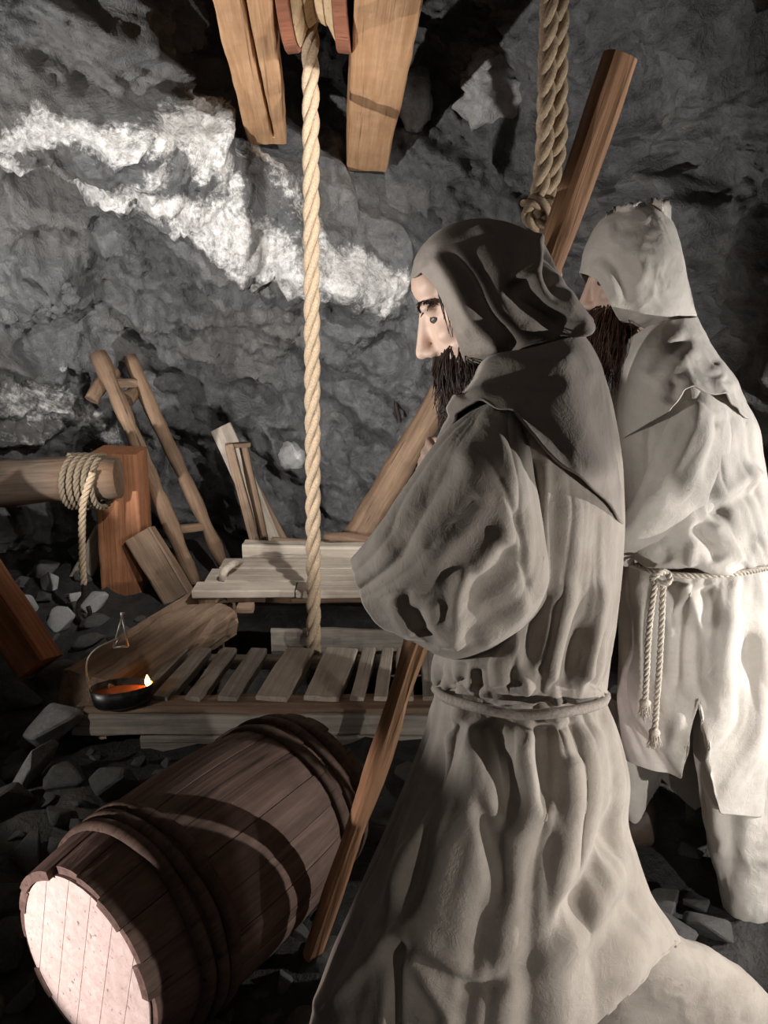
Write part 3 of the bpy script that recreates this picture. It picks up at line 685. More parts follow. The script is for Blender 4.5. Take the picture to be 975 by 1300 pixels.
def sdist(u, v, pts):
    best = np.full(u.shape, 1e9); sgn = np.zeros(u.shape); tt = np.zeros(u.shape)
    seg = [math.hypot(b[0] - a[0], b[1] - a[1]) for a, b in zip(pts[:-1], pts[1:])]; tot = sum(seg); acc = 0
    for (a, b), L in zip(zip(pts[:-1], pts[1:]), seg):
        dx, dy = b[0] - a[0], b[1] - a[1]; t = np.clip(((u - a[0]) * dx + (v - a[1]) * dy) / (L * L), 0, 1)
        ex, ey = u - a[0] - t * dx, v - a[1] - t * dy; d = np.hypot(ex, ey); cr = dx * ey - dy * ex
        m = d < best; best = np.where(m, d, best); sgn = np.where(m, np.sign(cr), sgn); tt = np.where(m, (acc + t * L) / tot, tt); acc += L
    return best, sgn, tt
def folds(P, front, strokes, scale=1.0):
    """press folds into the cloth: stroke = (line, width on its left, width on its right, height in m[, fade start, fade end])"""
    n = lnormal(relax(P, 12)); u, v, _ = proj_np(P); h = np.zeros(u.shape)
    for s in strokes:
        pts = catmull(s[0], 14) if len(s[0]) > 2 else np.array(s[0], float)
        d, sg, t = sdist(u, v, [tuple(x) for x in pts]); wl, wr, a = s[1:4]
        f0, f1 = s[4:6] if len(s) > 4 else (.2, .3)
        fade = np.clip(t / max(f0, 1e-3), 0, 1) * np.clip((1 - t) / max(f1, 1e-3), 0, 1); fade = fade * fade * (3 - 2 * fade)
        h += a * .8 * fade * np.exp(-(d / (1.25 * np.where(sg > 0, wr, wl))) ** 2)
    h = np.where(front, h, 0) * scale
    return relax(P + n * h[..., None], 3)
def crumple(P, amp, freq, seed, stretch=(1, 1, 1)):
    q = P * freq * np.array(stretch)
    return P + lnormal(P) * (amp * (ridged(q + .4 * fbm(q, 2, seed + 9)[..., None], 3, seed) - .3))[..., None]
def pleats(P, n, seed, amp, t_peak=.35, drift=.3, t0=0.0):
    """gathers that start at the belt and open towards the hem"""
    nr, nc = P.shape[:2]; ang = np.linspace(0, 1, nc, endpoint=False)[None, :]; t = np.linspace(0, 1, nr)[:, None]; rs = np.random.default_rng(seed); h = 0
    for i in range(n):
        c = (i + rs.uniform(-.3, .3)) / n; wd = rs.uniform(.25, .5) / n * (1 + 2.0 * t); a = amp * rs.uniform(.5, 1.3); L = rs.uniform(.5, 1.1)
        d = (ang - c - drift * (rs.uniform(-.5, .5) / n) * t + .5) % 1 - .5
        h = h + a * np.exp(-(d / wd) ** 2) * np.clip((t - t0) / .06, .25, 1) * np.exp(-(t / L) ** 2)
    return P + lnormal(P) * (h - amp * .4)[..., None]
def relax(P, it=4):
    for _ in range(it):
        Q = (np.roll(P, 1, 1) + np.roll(P, -1, 1) + 2 * P) / 4; Q[1:-1] = (Q[2:] + Q[:-2] + 2 * Q[1:-1]) / 4; P = Q
    return P
def streaks(P, fa, ft, amp, seed, env=None, warp=.25, sharp=1.0):
    """long hanging folds that run down the cloth"""
    nr, nc = P.shape[:2]; t = np.linspace(0, 1, nr)[:, None] + np.zeros((1, nc)); a = np.linspace(0, 1, nc, endpoint=False)[None, :] + np.zeros((nr, 1))
    seg = np.linalg.norm(np.roll(P, -1, 1) - P, axis=-1); a = np.cumsum(seg, 1) / seg.sum(1, keepdims=True)
    a = a + warp * .1 * vnoise(np.stack([a * 4, t * 2.2, 0 * a + seed], -1), seed + 5)
    q = np.stack([np.cos(2 * np.pi * a) * fa, np.sin(2 * np.pi * a) * fa, t * ft + seed * 3.1], -1)
    h = np.abs(vnoise(q, seed)) ** sharp + .45 * np.abs(vnoise(q * 2.1 + 5, seed + 1)) ** sharp - .5
    if env is not None: h = h * np.interp(t, *env)
    return P + lnormal(P) * (amp * h)[..., None]
def garment(name, P, mat, parent, thick=.004, cap=False):
    nr, nc = P.shape[:2]; Fc = grid_faces(nr, nc, True)
    n = lnormal(P); a, b, c = P[0, 0], P[0, 1], P[1, 0]
    if np.dot(np.cross(P[nr // 2, 1] - P[nr // 2, 0], P[nr // 2 + 1, 0] - P[nr // 2, 0]), n[nr // 2, 0]) < 0: Fc = [tuple(reversed(f)) for f in Fc]
    o = emit(name, P.reshape(-1, 3), Fc, mat, parent)
    if thick:
        m = o.modifiers.new('thickness', 'SOLIDIFY'); m.thickness = thick; m.offset = -1
    return o

# ---- body: skeleton -> skin surface, head shapes, welded into one surface
def ellipsoid(c, r, M=None, sub=3):
    bm = bmesh.new(); bmesh.ops.create_icosphere(bm, subdivisions=sub, radius=1)
    V = np.array([v.co[:] for v in bm.verts]) * np.array(r) + np.array(c); Fc = [tuple(v.index for v in f.verts) for f in bm.faces]; bm.free()
    return V, Fc
def chain_vf(pts, rad, n=5, ns=10):
    P = catmull([list(p) for p in pts], n * len(pts)); r = np.interp(np.linspace(0, 1, len(P)), np.linspace(0, 1, len(rad)), rad)
    parts = [tube_vf(P, r, ns)]
    for e, q in ((0, r[0]), (-1, r[-1])): parts.append(ellipsoid(P[e], (q, q, q), sub=2))
    return join_vf(parts)
def head_parts():
    L = [ellipsoid((-.012, 0, .022), (.098, .078, .098)), ellipsoid((.03, 0, -.035), (.068, .062, .09)), ellipsoid((.055, 0, -.095), (.04, .04, .032)), ellipsoid((.083, 0, -.112), (.018, .02, .017)),
         ellipsoid((.062, 0, .055), (.035, .055, .035))]
    for s in (-1, 1):
        L += [ellipsoid((.077, s * .030, .0115), (.0125, .0155, .0055)), ellipsoid((.076, s * .030, -.0065), (.0115, .0145, .0045)), ellipsoid((.082, s * .03, .026), (.015, .028, .009)), ellipsoid((.062, s * .042, -.026), (.026, .018, .018)), ellipsoid((.04, s * .05, -.07), (.045, .012, .03)),
              ellipsoid((-.005, s * .078, -.005), (.022, .009, .034)), ellipsoid((.004, s * .082, -.022), (.012, .008, .016)), ellipsoid((.106, s * .012, -.047), (.013, .009, .009))]
    L.append(chain_vf([(.09, 0, .02), (.1, 0, .003), (.112, 0, -.022), (.122, 0, -.041)], [.010, .0095, .011, .013]))
    L += [ellipsoid((.093, 0, -.073), (.014, .024, .0065)), ellipsoid((.090, 0, -.085), (.013, .021, .0075))]
    return join_vf(L)
def head_matrix(c, pitch, yaw, s=1.0):
    f = Vector((-math.cos(pitch) * math.cos(yaw), math.cos(pitch) * math.sin(yaw), -math.sin(pitch)))
    y = Vector((0, 0, 1)).cross(f).normalized(); z = f.cross(y)
    M = Matrix((f * s, y * s, z * s)).transposed().to_4x4(); M.translation = c; return M
def xf(M, V): 
    A = np.array(M); return np.asarray(V) @ A[:3, :3].T + A[:3, 3]
def grip(c, axis, palm, wrist, rg=.034, rf=.0085, turn=1):
    """a hand closed round a bar: c centre, axis of the bar, palm = outward direction of the palm"""
    a = Vector(axis).normalized(); e1 = Vector(palm); e1 = (e1 - a * e1.dot(a)).normalized(); e2 = a.cross(e1) * turn; c = Vector(c); L = []
    base = c + e1 * (rg + .016) - e2 * .012
    for i, (ln, o) in enumerate(((3.3, -1.5), (3.7, -.5), (3.6, .5), (3.0, 1.5))):
        off = a * o * .0205; st = c + off + e1 * (rg + .012)
        pts = [base + off * .8 - e2 * .03, st] + [c + off + (e1 * math.cos(t) + e2 * math.sin(t)) * (rg + (.012 if k == 1 else .004)) for k, t in enumerate(np.linspace(.7, ln, 5))]
        L.append(chain_vf(pts, [rf * 1.25, rf * 1.2, rf * 1.1, rf * 1.1, rf, rf * .95, rf * .8]))
    th = [base - a * .02 - e2 * .03, c - a * .045 - e2 * (rg * .9) + e1 * .02, c - a * .03 - e2 * (rg + .008) - e1 * .02, c - a * .012 - e2 * (rg * .6) - e1 * (rg * .9)]
    L.append(chain_vf(th, [rf * 1.5, rf * 1.4, rf * 1.15, rf]))
    L.append(chain_vf([base + a * .026 - e2 * .005, base + a * .022 - e2 * .045, base + a * .01 - e2 * .075], [.012, .014, .018])); L.append(chain_vf([base - a * .026 - e2 * .005, base - a * .022 - e2 * .045, base - a * .01 - e2 * .075], [.012, .014, .018])); L.append(chain_vf([base - e2 * .0, base - e2 * .04, base - e2 * .08, Vector(wrist)], [.013, .015, .019, .025]))
    return join_vf(L)
def weld(name, parts, mat, voxel=.0045, smooth=5, label=None, cat=None):
    V, Fc = join_vf(parts); tmp = bpy.data.objects.new('tmp', mesh('tmp', V, Fc, None)); col.objects.link(tmp)
    m = tmp.modifiers.new('r', 'REMESH'); m.mode = 'VOXEL'; m.voxel_size = voxel; m.use_smooth_shade = True
    s = tmp.modifiers.new('s', 'SMOOTH'); s.factor = .5; s.iterations = smooth
    dg = bpy.context.evaluated_depsgraph_get(); me = bpy.data.meshes.new_from_object(tmp.evaluated_get(dg)); bpy.data.objects.remove(tmp)
    n = len(me.vertices); co = np.empty(n * 3, np.float32); me.vertices.foreach_get('co', co); co = co.reshape(-1, 3)
    org = np.array([co[:, 0].mean(), co[:, 1].mean(), co[:, 2].min()]); co = co - org; me.vertices.foreach_set('co', co.reshape(-1).astype(np.float32)); me.update()
    me.materials.clear(); me.materials.append(mat); me.name = name
    o = bpy.data.objects.new(name, me); o.location = Vector(org); return put(o, name, None, label, cat)
def hair_vf(roots, dirs, lens, r0, sag, curl, seed, seg=7):
    rs = np.random.default_rng(seed); parts = []
    for p, d, l in zip(roots, dirs, lens):
        t = np.linspace(0, 1, seg)[:, None]; d = np.array(d) / np.linalg.norm(d); g = np.array([0, 0, -1.0])
        w = rs.normal(size=3) * curl
        Q = np.array(p) + l * (t * d + sag * t ** 2 * (g - d * .4)) + w * l * np.sin(t * 3.5)
        parts.append(tube_vf(Q, np.linspace(r0, r0 * .25, seg), 4, cap=False))
    return join_vf(parts)
def beard(parent, M, mat, n, length, seed, thick=.0036):
    rs = np.random.default_rng(seed); ro, di, le = [], [], []
    for _ in range(n):
        a = rs.uniform(-1.25, 1.25); z = rs.uniform(-.125, -.045 - .02 * (abs(a) < .5)); 
        if abs(a) < .42 and z > -.098 and z < -.062: continue
        ro.append((.028 + .062 * math.cos(a), .058 * math.sin(a), z)); di.append((.7 * math.cos(a) + rs.normal() * .12, .5 * math.sin(a) + rs.normal() * .12, -.8)); le.append(length * rs.uniform(.55, 1.15))
    ro2 = xf(M, ro); A = np.array(M)[:3, :3]; di2 = np.array(di) @ A.T
    V, Fc = hair_vf(ro2, di2, le, thick, .35, .1, seed)
    core = []
    for (c, r) in (((.062, 0, -.118), (.034, .042, .03)), ((.07, 0, -.14), (.026, .032, .036)), ((.035, .046, -.085), (.032, .014, .04)), ((.035, -.046, -.085), (.032, .014, .04)), ((.05, .03, -.12), (.03, .02, .04)), ((.05, -.03, -.12), (.03, .02, .04))):
        cv, cf = ellipsoid(c, r); cv = cv + (cv - np.array(c)) * (.25 * fbm(cv * np.array([90, 90, 25]), 3, seed))[:, None]; core.append((xf(M, cv), cf))
    V, Fc = join_vf([(V, Fc)] + core); emit('beard', V, Fc, mat, parent)
    ro, di, le = [], [], []
    for _ in range(n // 6):
        s = rs.choice((-1, 1)); y = rs.uniform(.001, .022) * s; ro.append((.102 - abs(y) * .55, y, -.062 + rs.normal() * .003)); di.append((.5, s * .9, -.7 + rs.normal() * .2)); le.append(.035 * rs.uniform(.7, 1.3))
    V, Fc = hair_vf(xf(M, ro), np.array(di) @ A.T, le, .0028, .5, .06, seed + 1); emit('moustache', V, Fc, mat, parent)
    for s in (-1, 1):
        ro, di, le = [], [], []
        for _ in range(70):
            t = rs.uniform(0, 1); ro.append((.092 - .022 * t, s * (.012 + .04 * t), .03 + rs.normal() * .003)); di.append((.25, s * .8, .25 + rs.normal() * .2)); le.append(.018)
        V, Fc = hair_vf(xf(M, ro), np.array(di) @ A.T, le, .0022, .3, .05, seed + 3); emit('eyebrow', V, Fc, mat, parent)
        V, Fc = ellipsoid((.0765, s * .030, .003), (.0105, .0105, .0100)); ey = emit('eye', xf(M, V), Fc, M_eye, parent); V, Fc = ellipsoid((.0842, s * .031, .0025), (.0036, .005, .005), sub=2); emit('iris', xf(M, V), Fc, M_hair, ey)
def locks(parent, M, mat, seed, spec):
    rs = np.random.default_rng(seed); ro, di, le = [], [], []
    for (x, y, z, n, l, dd) in spec:
        for _ in range(n): ro.append((x + rs.normal() * .004, y + rs.normal() * .006, z + rs.normal() * .004)); di.append(tuple(np.array(dd) + rs.normal(size=3) * .1)); le.append(l * rs.uniform(.7, 1.15))
    V, Fc = hair_vf(xf(M, ro), np.array(di) @ np.array(M)[:3, :3].T, le, .0014, .25, .04, seed); emit('hair', V, Fc, mat, parent)
def shoe(parent, heel, toe, wd=.045):
    heel, toe = Vector(heel), Vector(toe); d = (toe - heel); L = d.length; M, _ = frame(heel, toe); parts = []
    t = np.linspace(0, 1, 14); a = np.linspace(0, 2 * np.pi, 20, endpoint=False); V = []
    for s in t:
        hw = wd * (.75 + .45 * math.sin(math.pi * min(1, s * .9 + .08))) * (1 if 0 < s < 1 else .55); hh = (.075 * (1 - s) ** 1.2 + .028) * (1 if 0 < s < 1 else .6)
        V.append(np.stack([s * L + 0 * a, hw * np.cos(a), np.maximum(hh * np.sin(a) + hh * .6, 0)], 1))
    Fc = grid_faces(14, 20, True) + [tuple(range(20))[::-1], tuple(13 * 20 + q for q in range(20))]
    V = xf(M, np.concatenate(V)); emit('shoe', V, Fc, M_shoe, parent)

# ------------------------------------------------------------------ poles the figures push
def fz(p): return float(floor_z(p[0], p[1]))
PB, PT = at(393, 1213, 1.53), at(790, 72, 1.40)
pole1 = beam('push_pole', PB, PT, .047, .044, W_pole, kw=dict(label='long squared pole slanting up past the brown hooded figure', cat='pole'), seed=90, jit=.004, bev=.014, up=(0, -1, .2), roll=.3, taper=(.92, 1.1))
def pole_at(v):
    pp = np.array([list(PB.lerp(PT, k)) for k in np.linspace(0, 1, 200)]); return PB.lerp(PT, float(np.argmin(np.abs(proj_np(pp)[1] - v))) / 199)
Q0, Q1 = at(478, 1200, 2.15), at(796, 300, 2.08)
beam('push_pole', Q0, Q1, .05, .046, W_sheave, kw=dict(label='second pale pole mostly hidden between the two robed figures', cat='pole'), seed=91, jit=.003, bev=.014, up=(0, -1, .2), roll=.3)

# ================================================================== FIGURE ONE: brown hooded, bending forward
H1 = head_matrix(at(608, 380, 1.265), R(25), R(4), .95)
hv, hf = head_parts(); pa = (PT - PB).normalized()
far_c = Vector(at(577, 594, 1.455)); near_c = pole_at(757)
j = dict(pel=at(668, 935, 1.26), sp=at(676, 800, 1.26), ch=at(695, 640, 1.26), nb=at(672, 520, 1.265), nt=at(628, 430, 1.27))
B1 = [(xf(H1, hv), hf),
      chain_vf([j['pel'], j['sp'], j['ch'], j['nb']], [.10, .095, .115, .06]), chain_vf([j['nb'], j['nt'], at(612, 385, 1.268)], [.055, .05, .05]),
      chain_vf([at(685, 575, 1.3), at(655, 560, 1.17), at(640, 580, 1.13)], [.07, .055, .045]), chain_vf([at(640, 580, 1.13), at(625, 770, 1.13), at(590, 790, 1.3), near_c + Vector((.06, -.03, .0))], [.045, .038, .034, .025]),
      chain_vf([at(685, 575, 1.24), at(655, 560, 1.34), at(650, 580, 1.37)], [.07, .055, .045]), chain_vf([at(650, 580, 1.37), at(640, 720, 1.42), far_c + Vector((.05, .0, -.07))], [.045, .038, .025]),
      chain_vf([at(668, 960, 1.19), at(610, 1200, 1.15), Vector((.12, 1.15, .09))], [.085, .06, .04]), chain_vf([Vector((.12, 1.15, .08)), Vector((0, 1.15, .04))], [.04, .03]),
      chain_vf([at(672, 960, 1.32), at(800, 1275, 1.33), Vector((.83, 1.36, .03))], [.085, .055, .03]),
      grip(far_c, pa, (.2, .9, .1), far_c + Vector((.05, .0, -.07)), rg=.052, rf=.0095, turn=1), grip(near_c, pa, (.3, -.9, 0), near_c + Vector((.06, -.03, .0)), rg=.036, turn=-1)]
f1 = weld('person', B1, M_skin, label='bearded robed figure in a dark brown hood bending over a slanted pole', cat='person')
beard(f1, H1, M_hair, 1500, .07, 5, .0016)
locks(f1, H1, M_hair, 6, [(.050, .064, .046, 8, .06, (.06, -.02, -1))])

# skirt of the robe
Ys = 1.26
P, fr_ = loft([([(556, 850), (600, 874), (660, 884), (720, 881), (765, 866)], Ys, .15, .13), ([(553, 872), (600, 897), (660, 906), (720, 903), (769, 888)], Ys, .152, .13), ([(547, 902), (600, 930), (660, 938), (720, 935), (778, 920)], Ys, .175, .15),
               ([(524, 975), (600, 1002), (690, 1010), (790, 985)], Ys, .205, .18), ([(492, 1052), (580, 1082), (690, 1090), (790, 1052)], Ys, .235, .2),
               ([(455, 1136), (550, 1172), (680, 1180), (817, 1132)], Ys, .265, .2), ([(422, 1216), (520, 1262), (660, 1275), (790, 1235), (850, 1178)], Ys, .285, .2),
               ([(395, 1300), (480, 1350), (640, 1360), (770, 1290), (863, 1195)], Ys, .295, .2), ([(378, 1368), (480, 1425), (640, 1420), (755, 1310), (862, 1199)], Ys, .295, .2)], nr=230, nf=260)
P = streaks(P, 3.4, 1.1, .030, 4, ([0, .1, .5, 1], [.35, .8, .9, .6]))
P = crumple(P, .0012, 9, 31, (1, 1, .5))
st = [([(608, 917), (638, 982), (645, 1038), (634, 1066)], 14, 9, -.034, .05, .3), ([(585, 915), (610, 985), (618, 1040), (612, 1090)], 15, 22, .022, .1, .4),
      ([(600, 990), (626, 1081), (631, 1142), (613, 1163)], 13, 9, -.028, .3, .25), ([(650, 930), (668, 1000), (660, 1060), (645, 1120)], 16, 20, .024, .1, .4),
      ([(690, 918), (688, 1004), (696, 1032)], 10, 9, -.032, .05, .25), ([(672, 920), (668, 970), (700, 1040), (712, 1075)], 9, 14, .02, .1, .3),
      ([(712, 920), (726, 972)], 8, 7, -.02, .05, .3), ([(745, 915), (748, 1000), (735, 1080), (700, 1160)], 16, 20, .02, .1, .4),
      ([(783, 1010), (760, 1090), (724, 1160), (690, 1215)], 15, 10, -.03, .25, .3), ([(790, 1060), (772, 1130), (730, 1195), (690, 1245)], 14, 18, .022, .2, .3),
      ([(800, 1120), (780, 1180), (745, 1240)], 14, 14, -.018, .3, .3), ([(823, 1150), (815, 1200), (780, 1265)], 12, 14, .012, .3, .3),
      ([(587, 915), (541, 1021), (528, 1099), (505, 1172)], 9, 15, -.034, .05, .15), ([(568, 910), (530, 1000), (507, 1090), (500, 1170)], 10, 12, .026, .1, .2),
      ([(560, 905), (520, 1012), (486, 1107), (462, 1180)], 9, 13, -.022, .1, .3), ([(498, 1192), (498, 1250), (499, 1320)], 5, 5, -.04, .05, .01),
      ([(498, 1190), (452, 1240), (402, 1290)], 7, 14, .016, .1, .1), ([(503, 1193), (540, 1228), (596, 1254), (639, 1249), (692, 1205)], 12, 8, -.016, .1, .3),
      ([(512, 1186), (560, 1222), (600, 1236), (640, 1230)], 12, 10, .012, .2, .3), ([(503, 1198), (530, 1250), (561, 1300)], 8, 8, -.012, .1, .1), ([(515, 1212), (548, 1262), (580, 1310)], 8, 10, .014, .1, .1)]
P = folds(P, fr_, st, 1.0)
garment('robe_skirt', P, M_cloth1, f1)

# torso
P, fr_ = loft([([(640, 470), (690, 442), (740, 436)], 1.27, .08, .08), ([(608, 505), (680, 485), (768, 480)], 1.27, .14, .13), ([(600, 550), (690, 548), (785, 560)], 1.27, .165, .15),
               ([(600, 620), (700, 628), (790, 622)], 1.265, .175, .16), ([(590, 700), (690, 712), (790, 692)], 1.26, .18, .16), ([(566, 788), (670, 806), (782, 790)], 1.26, .185, .16),
               ([(553, 838), (610, 862), (665, 874), (725, 872), (774, 856)], 1.26, .19, .16), ([(553, 862), (610, 886), (665, 897), (722, 894), (771, 878)], 1.26, .172, .155), ([(560, 866), (610, 888), (665, 897), (720, 894), (764, 880)], 1.26, .14, .12)], nr=210, nf=240)
P = streaks(P, 3.4, 1.4, .024, 14, ([0, .3, .6, .9, 1], [.2, .25, .5, 1, .6]))
P = crumple(P, .0012, 8, 41, (1, 1, .4))
st = [([(700, 745), (680, 800), (662, 862)], 16, 10, -.03, .2, .15), ([(725, 730), (705, 800), (690, 870)], 12, 14, .02, .2, .1), ([(745, 780), (728, 830), (722, 875)], 8, 8, -.024, .2, .05), ([(765, 730), (752, 800), (744, 870)], 9, 11, .02, .2, .1),
      ([(772, 800), (758, 840), (757, 878)], 6, 6, -.018, .2, .05), ([(605, 850), (608, 880)], 5, 5, -.022, .1, .05), ([(625, 830), (640, 870)], 9, 10, .016, .2, .1), ([(585, 840), (584, 872)], 6, 6, -.016, .1, .05),
      ([(672, 575), (668, 640), (652, 700), (640, 760)], 10, 9, -.03, .15, .2), ([(693, 560), (692, 660), (690, 760)], 5, 8, .008, .1, .1), ([(735, 620), (728, 700), (735, 760)], 14, 16, .008), ([(765, 640), (760, 720)], 10, 12, -.007),
      ([(655, 800), (662, 840), (668, 880)], 8, 8, .02, .2, .05), ([(690, 840), (688, 888)], 6, 6, -.015, .2, .05)]
P = folds(P, fr_, st); garment('robe_top', P, M_cloth1, f1)

# wide near sleeve
P, fr_ = loft([([(606, 514), (640, 514), (668, 550)], 1.14, .06, .1), ([(585, 532), (640, 552), (680, 602)], 1.12, .085, .12), ([(561, 560), (640, 605), (692, 672)], 1.105, .10, .14),
               ([(529, 605), (620, 665), (698, 752)], 1.10, .105, .15), ([(500, 645), (585, 715), (655, 806)], 1.10, .105, .16), ([(473, 682), (532, 750), (583, 839)], 1.10, .09, .16), ([(447, 712), (457, 757), (480, 793), (516, 809)], 1.12, .05, .14)], nr=200, nf=230)
P = streaks(P, 2.0, 1.0, .012, 24, ([0, .3, .8, 1], [.4, .9, 1, .8]))
P = crumple(P, .0015, 9, 51, (1, 1, 1))
st = [([(500, 752), (508, 780), (526, 815)], 7, 9, .008, .1, .2), ([(514, 745), (519, 775), (542, 815)], 6, 7, -.007, .1, .3), ([(531, 765), (536, 795), (562, 822)], 7, 8, -.011, .2, .2), ([(548, 755), (556, 790), (575, 820)], 10, 13, .012, .2, .2),
      ([(600, 715), (582, 745), (577, 800), (582, 825)], 12, 8, .02, .2, .1), ([(648, 665), (615, 712), (592, 735)], 12, 10, .014, .2, .3), ([(660, 690), (625, 740), (605, 790)], 22, 24, -.015, .2, .2), ([(672, 752), (650, 785), (600, 815)], 10, 9, .014, .2, .2),
      ([(601, 560), (636, 612), (660, 675), (672, 753)], 3, 3, -.006, .05, .05), ([(610, 560), (560, 640), (505, 705)], 26, 20, .010, .2, .2), ([(590, 575), (545, 640), (490, 700)], 14, 12, -.009, .2, .2), ([(628, 610), (570, 690), (530, 740)], 12, 14, .009, .2, .3), ([(612, 625), (565, 690)], 9, 9, -.006)]
P = folds(P, fr_, st); garment('sleeve', P, M_cloth1, f1)
# far sleeve
P, fr_ = loft([([(615, 520), (640, 522), (665, 550)], 1.38, .07, .06), ([(590, 570), (640, 600), (680, 640)], 1.42, .07, .06), ([(580, 630), (620, 660), (660, 700)], 1.46, .07, .06), ([(572, 610), (590, 640), (610, 660)], 1.47, .05, .05)], nr=50, nf=60, nb=40)
garment('sleeve', crumple(P, 0.00165, 9, 55), M_cloth1, f1)
# hood with its shoulder cape
P, fr_ = loft([([(522, 353), (536, 346), (553, 365), (571, 405), (587, 455), (599, 485)], 1.265, .085, .085), ([(530, 321), (560, 340), (590, 392), (610, 440), (622, 472)], 1.265, .105, .10), ([(560, 292), (596, 332), (626, 390), (648, 458)], 1.27, .12, .11),
               ([(604, 278), (640, 325), (662, 390), (676, 452)], 1.27, .125, .115), ([(645, 283), (680, 332), (698, 390), (706, 447)], 1.27, .115, .11), ([(683, 303), (709, 347), (722, 395), (730, 440)], 1.27, .09, .085),
               ([(704, 337), (721, 367), (732, 400), (739, 434)], 1.27, .055, .05), ([(716, 367), (726, 387), (734, 407), (740, 432)], 1.27, .02, .02)], nr=190, nf=200)
P = crumple(P, 0.00220, 9, 61)
st = [([(548, 318), (575, 350), (600, 400), (650, 448)], 10, 12, .026, .15, .2), ([(562, 305), (600, 355), (622, 405), (660, 445)], 9, 13, -.026, .2, .2), ([(532, 338), (556, 352), (578, 395), (600, 440)], 6, 8, .008, .1, .2), ([(545, 335), (570, 375), (590, 420)], 7, 8, -.012, .2, .2),
      ([(672, 292), (681, 325), (676, 352), (690, 378), (715, 395), (736, 428)], 8, 11, .028, .15, .1), ([(660, 345), (655, 375), (690, 400), (722, 425)], 12, 10, -.030, .2, .2), ([(690, 305), (697, 345), (715, 380)], 9, 9, -.024, .2, .2), ([(612, 288), (612, 302)], 9, 9, .014, .3, .3),
      ([(610, 300), (640, 360), (655, 420)], 14, 16, .013, .2, .3), ([(655, 345), (662, 356)], 9, 9, .016, .3, .3), ([(700, 345), (722, 385), (737, 425)], 7, 7, .014, .2, .1)]
P = folds(P, fr_, st); garment('hood', P, M_hood1, f1, .005)
P, fr_ = loft([([(592, 484), (622, 458), (680, 440), (742, 424)], 1.265, .105, .10), ([(580, 500), (622, 478), (690, 468), (762, 462)], 1.265, .165, .15), ([(566, 530), (600, 494), (640, 496), (700, 510), (781, 530)], 1.265, .205, .18),
               ([(553, 560), (577, 530), (600, 511), (612, 507), (632, 519), (655, 521), (680, 550), (700, 575), (740, 610), (775, 640), (793, 668)], 1.265, .225, .2)], nr=130, nf=260)
P = crumple(P, 0.00165, 8, 66)
st = [([(600, 478), (640, 462), (690, 470), (740, 450)], 10, 12, .014, .2, .2), ([(610, 490), (660, 480), (720, 492)], 9, 9, -.010, .2, .2), ([(700, 470), (730, 540), (770, 620)], 18, 20, .010, .2, .2), ([(650, 500), (690, 545), (740, 600)], 8, 10, -.008, .2, .2), ([(586, 500), (570, 530)], 7, 7, .012), ([(755, 470), (765, 540), (780, 610)], 10, 10, -.008)]
P = folds(P, fr_, st); garment('hood_cape', P, M_hood1, f1, .005)
# rope belt
ring = [at(u, v, y) for u, v, y in ((553, 874, 1.24), (566, 886, 1.15), (610, 899, 1.075), (660, 907, 1.06), (715, 904, 1.07), (755, 896, 1.13), (768, 888, 1.22), (764, 878, 1.34), (720, 862, 1.42), (660, 858, 1.43), (600, 862, 1.41), (560, 866, 1.33), (553, 874, 1.24))]
V, Fc = tube_vf(catmull([list(x) for x in ring], 120), .0085, 10); emit('rope_belt', V, Fc, M_cord1, f1)
# trailing leg
P, fr_ = loft([([(790, 1130), (770, 1230), (730, 1330)], 1.33, .1, .09), ([(850, 1185), (820, 1280), (780, 1390)], 1.33, .1, .09), ([(915, 1213), (890, 1310), (860, 1420)], 1.34, .095, .09), ([(975, 1262), (950, 1350), (925, 1440)], 1.35, .085, .08), ([(1040, 1320), (1020, 1390), (1000, 1460)], 1.36, .07, .07)], nr=90, nf=110)
P = pleats(crumple(P, 0.00385, 9, 71), 9, 8, .008); garment('trouser_leg', P, M_cloth1, f1)
P, fr_ = loft([([(560, 1180), (610, 1200), (660, 1180)], 1.15, .07, .07), ([(560, 1280), (600, 1300), (645, 1280)], 1.15, .065, .065), ([(555, 1420), (590, 1440), (630, 1420)], 1.15, .06, .06)], nr=30, nf=40, nb=30)
garment('trouser_leg', crumple(P, 0.00220, 9, 73), M_cloth1, f1)
shoe(f1, (.14, 1.15, fz((.14, 1.15)) + .004), (-.10, 1.15, fz((-.1, 1.15)) + .004)); shoe(f1, (.98, 1.36, .0), (.76, 1.36, fz((.76, 1.36)) - .01))
FEET = [(.02, 1.15, .14), (.82, 1.36, .14)]

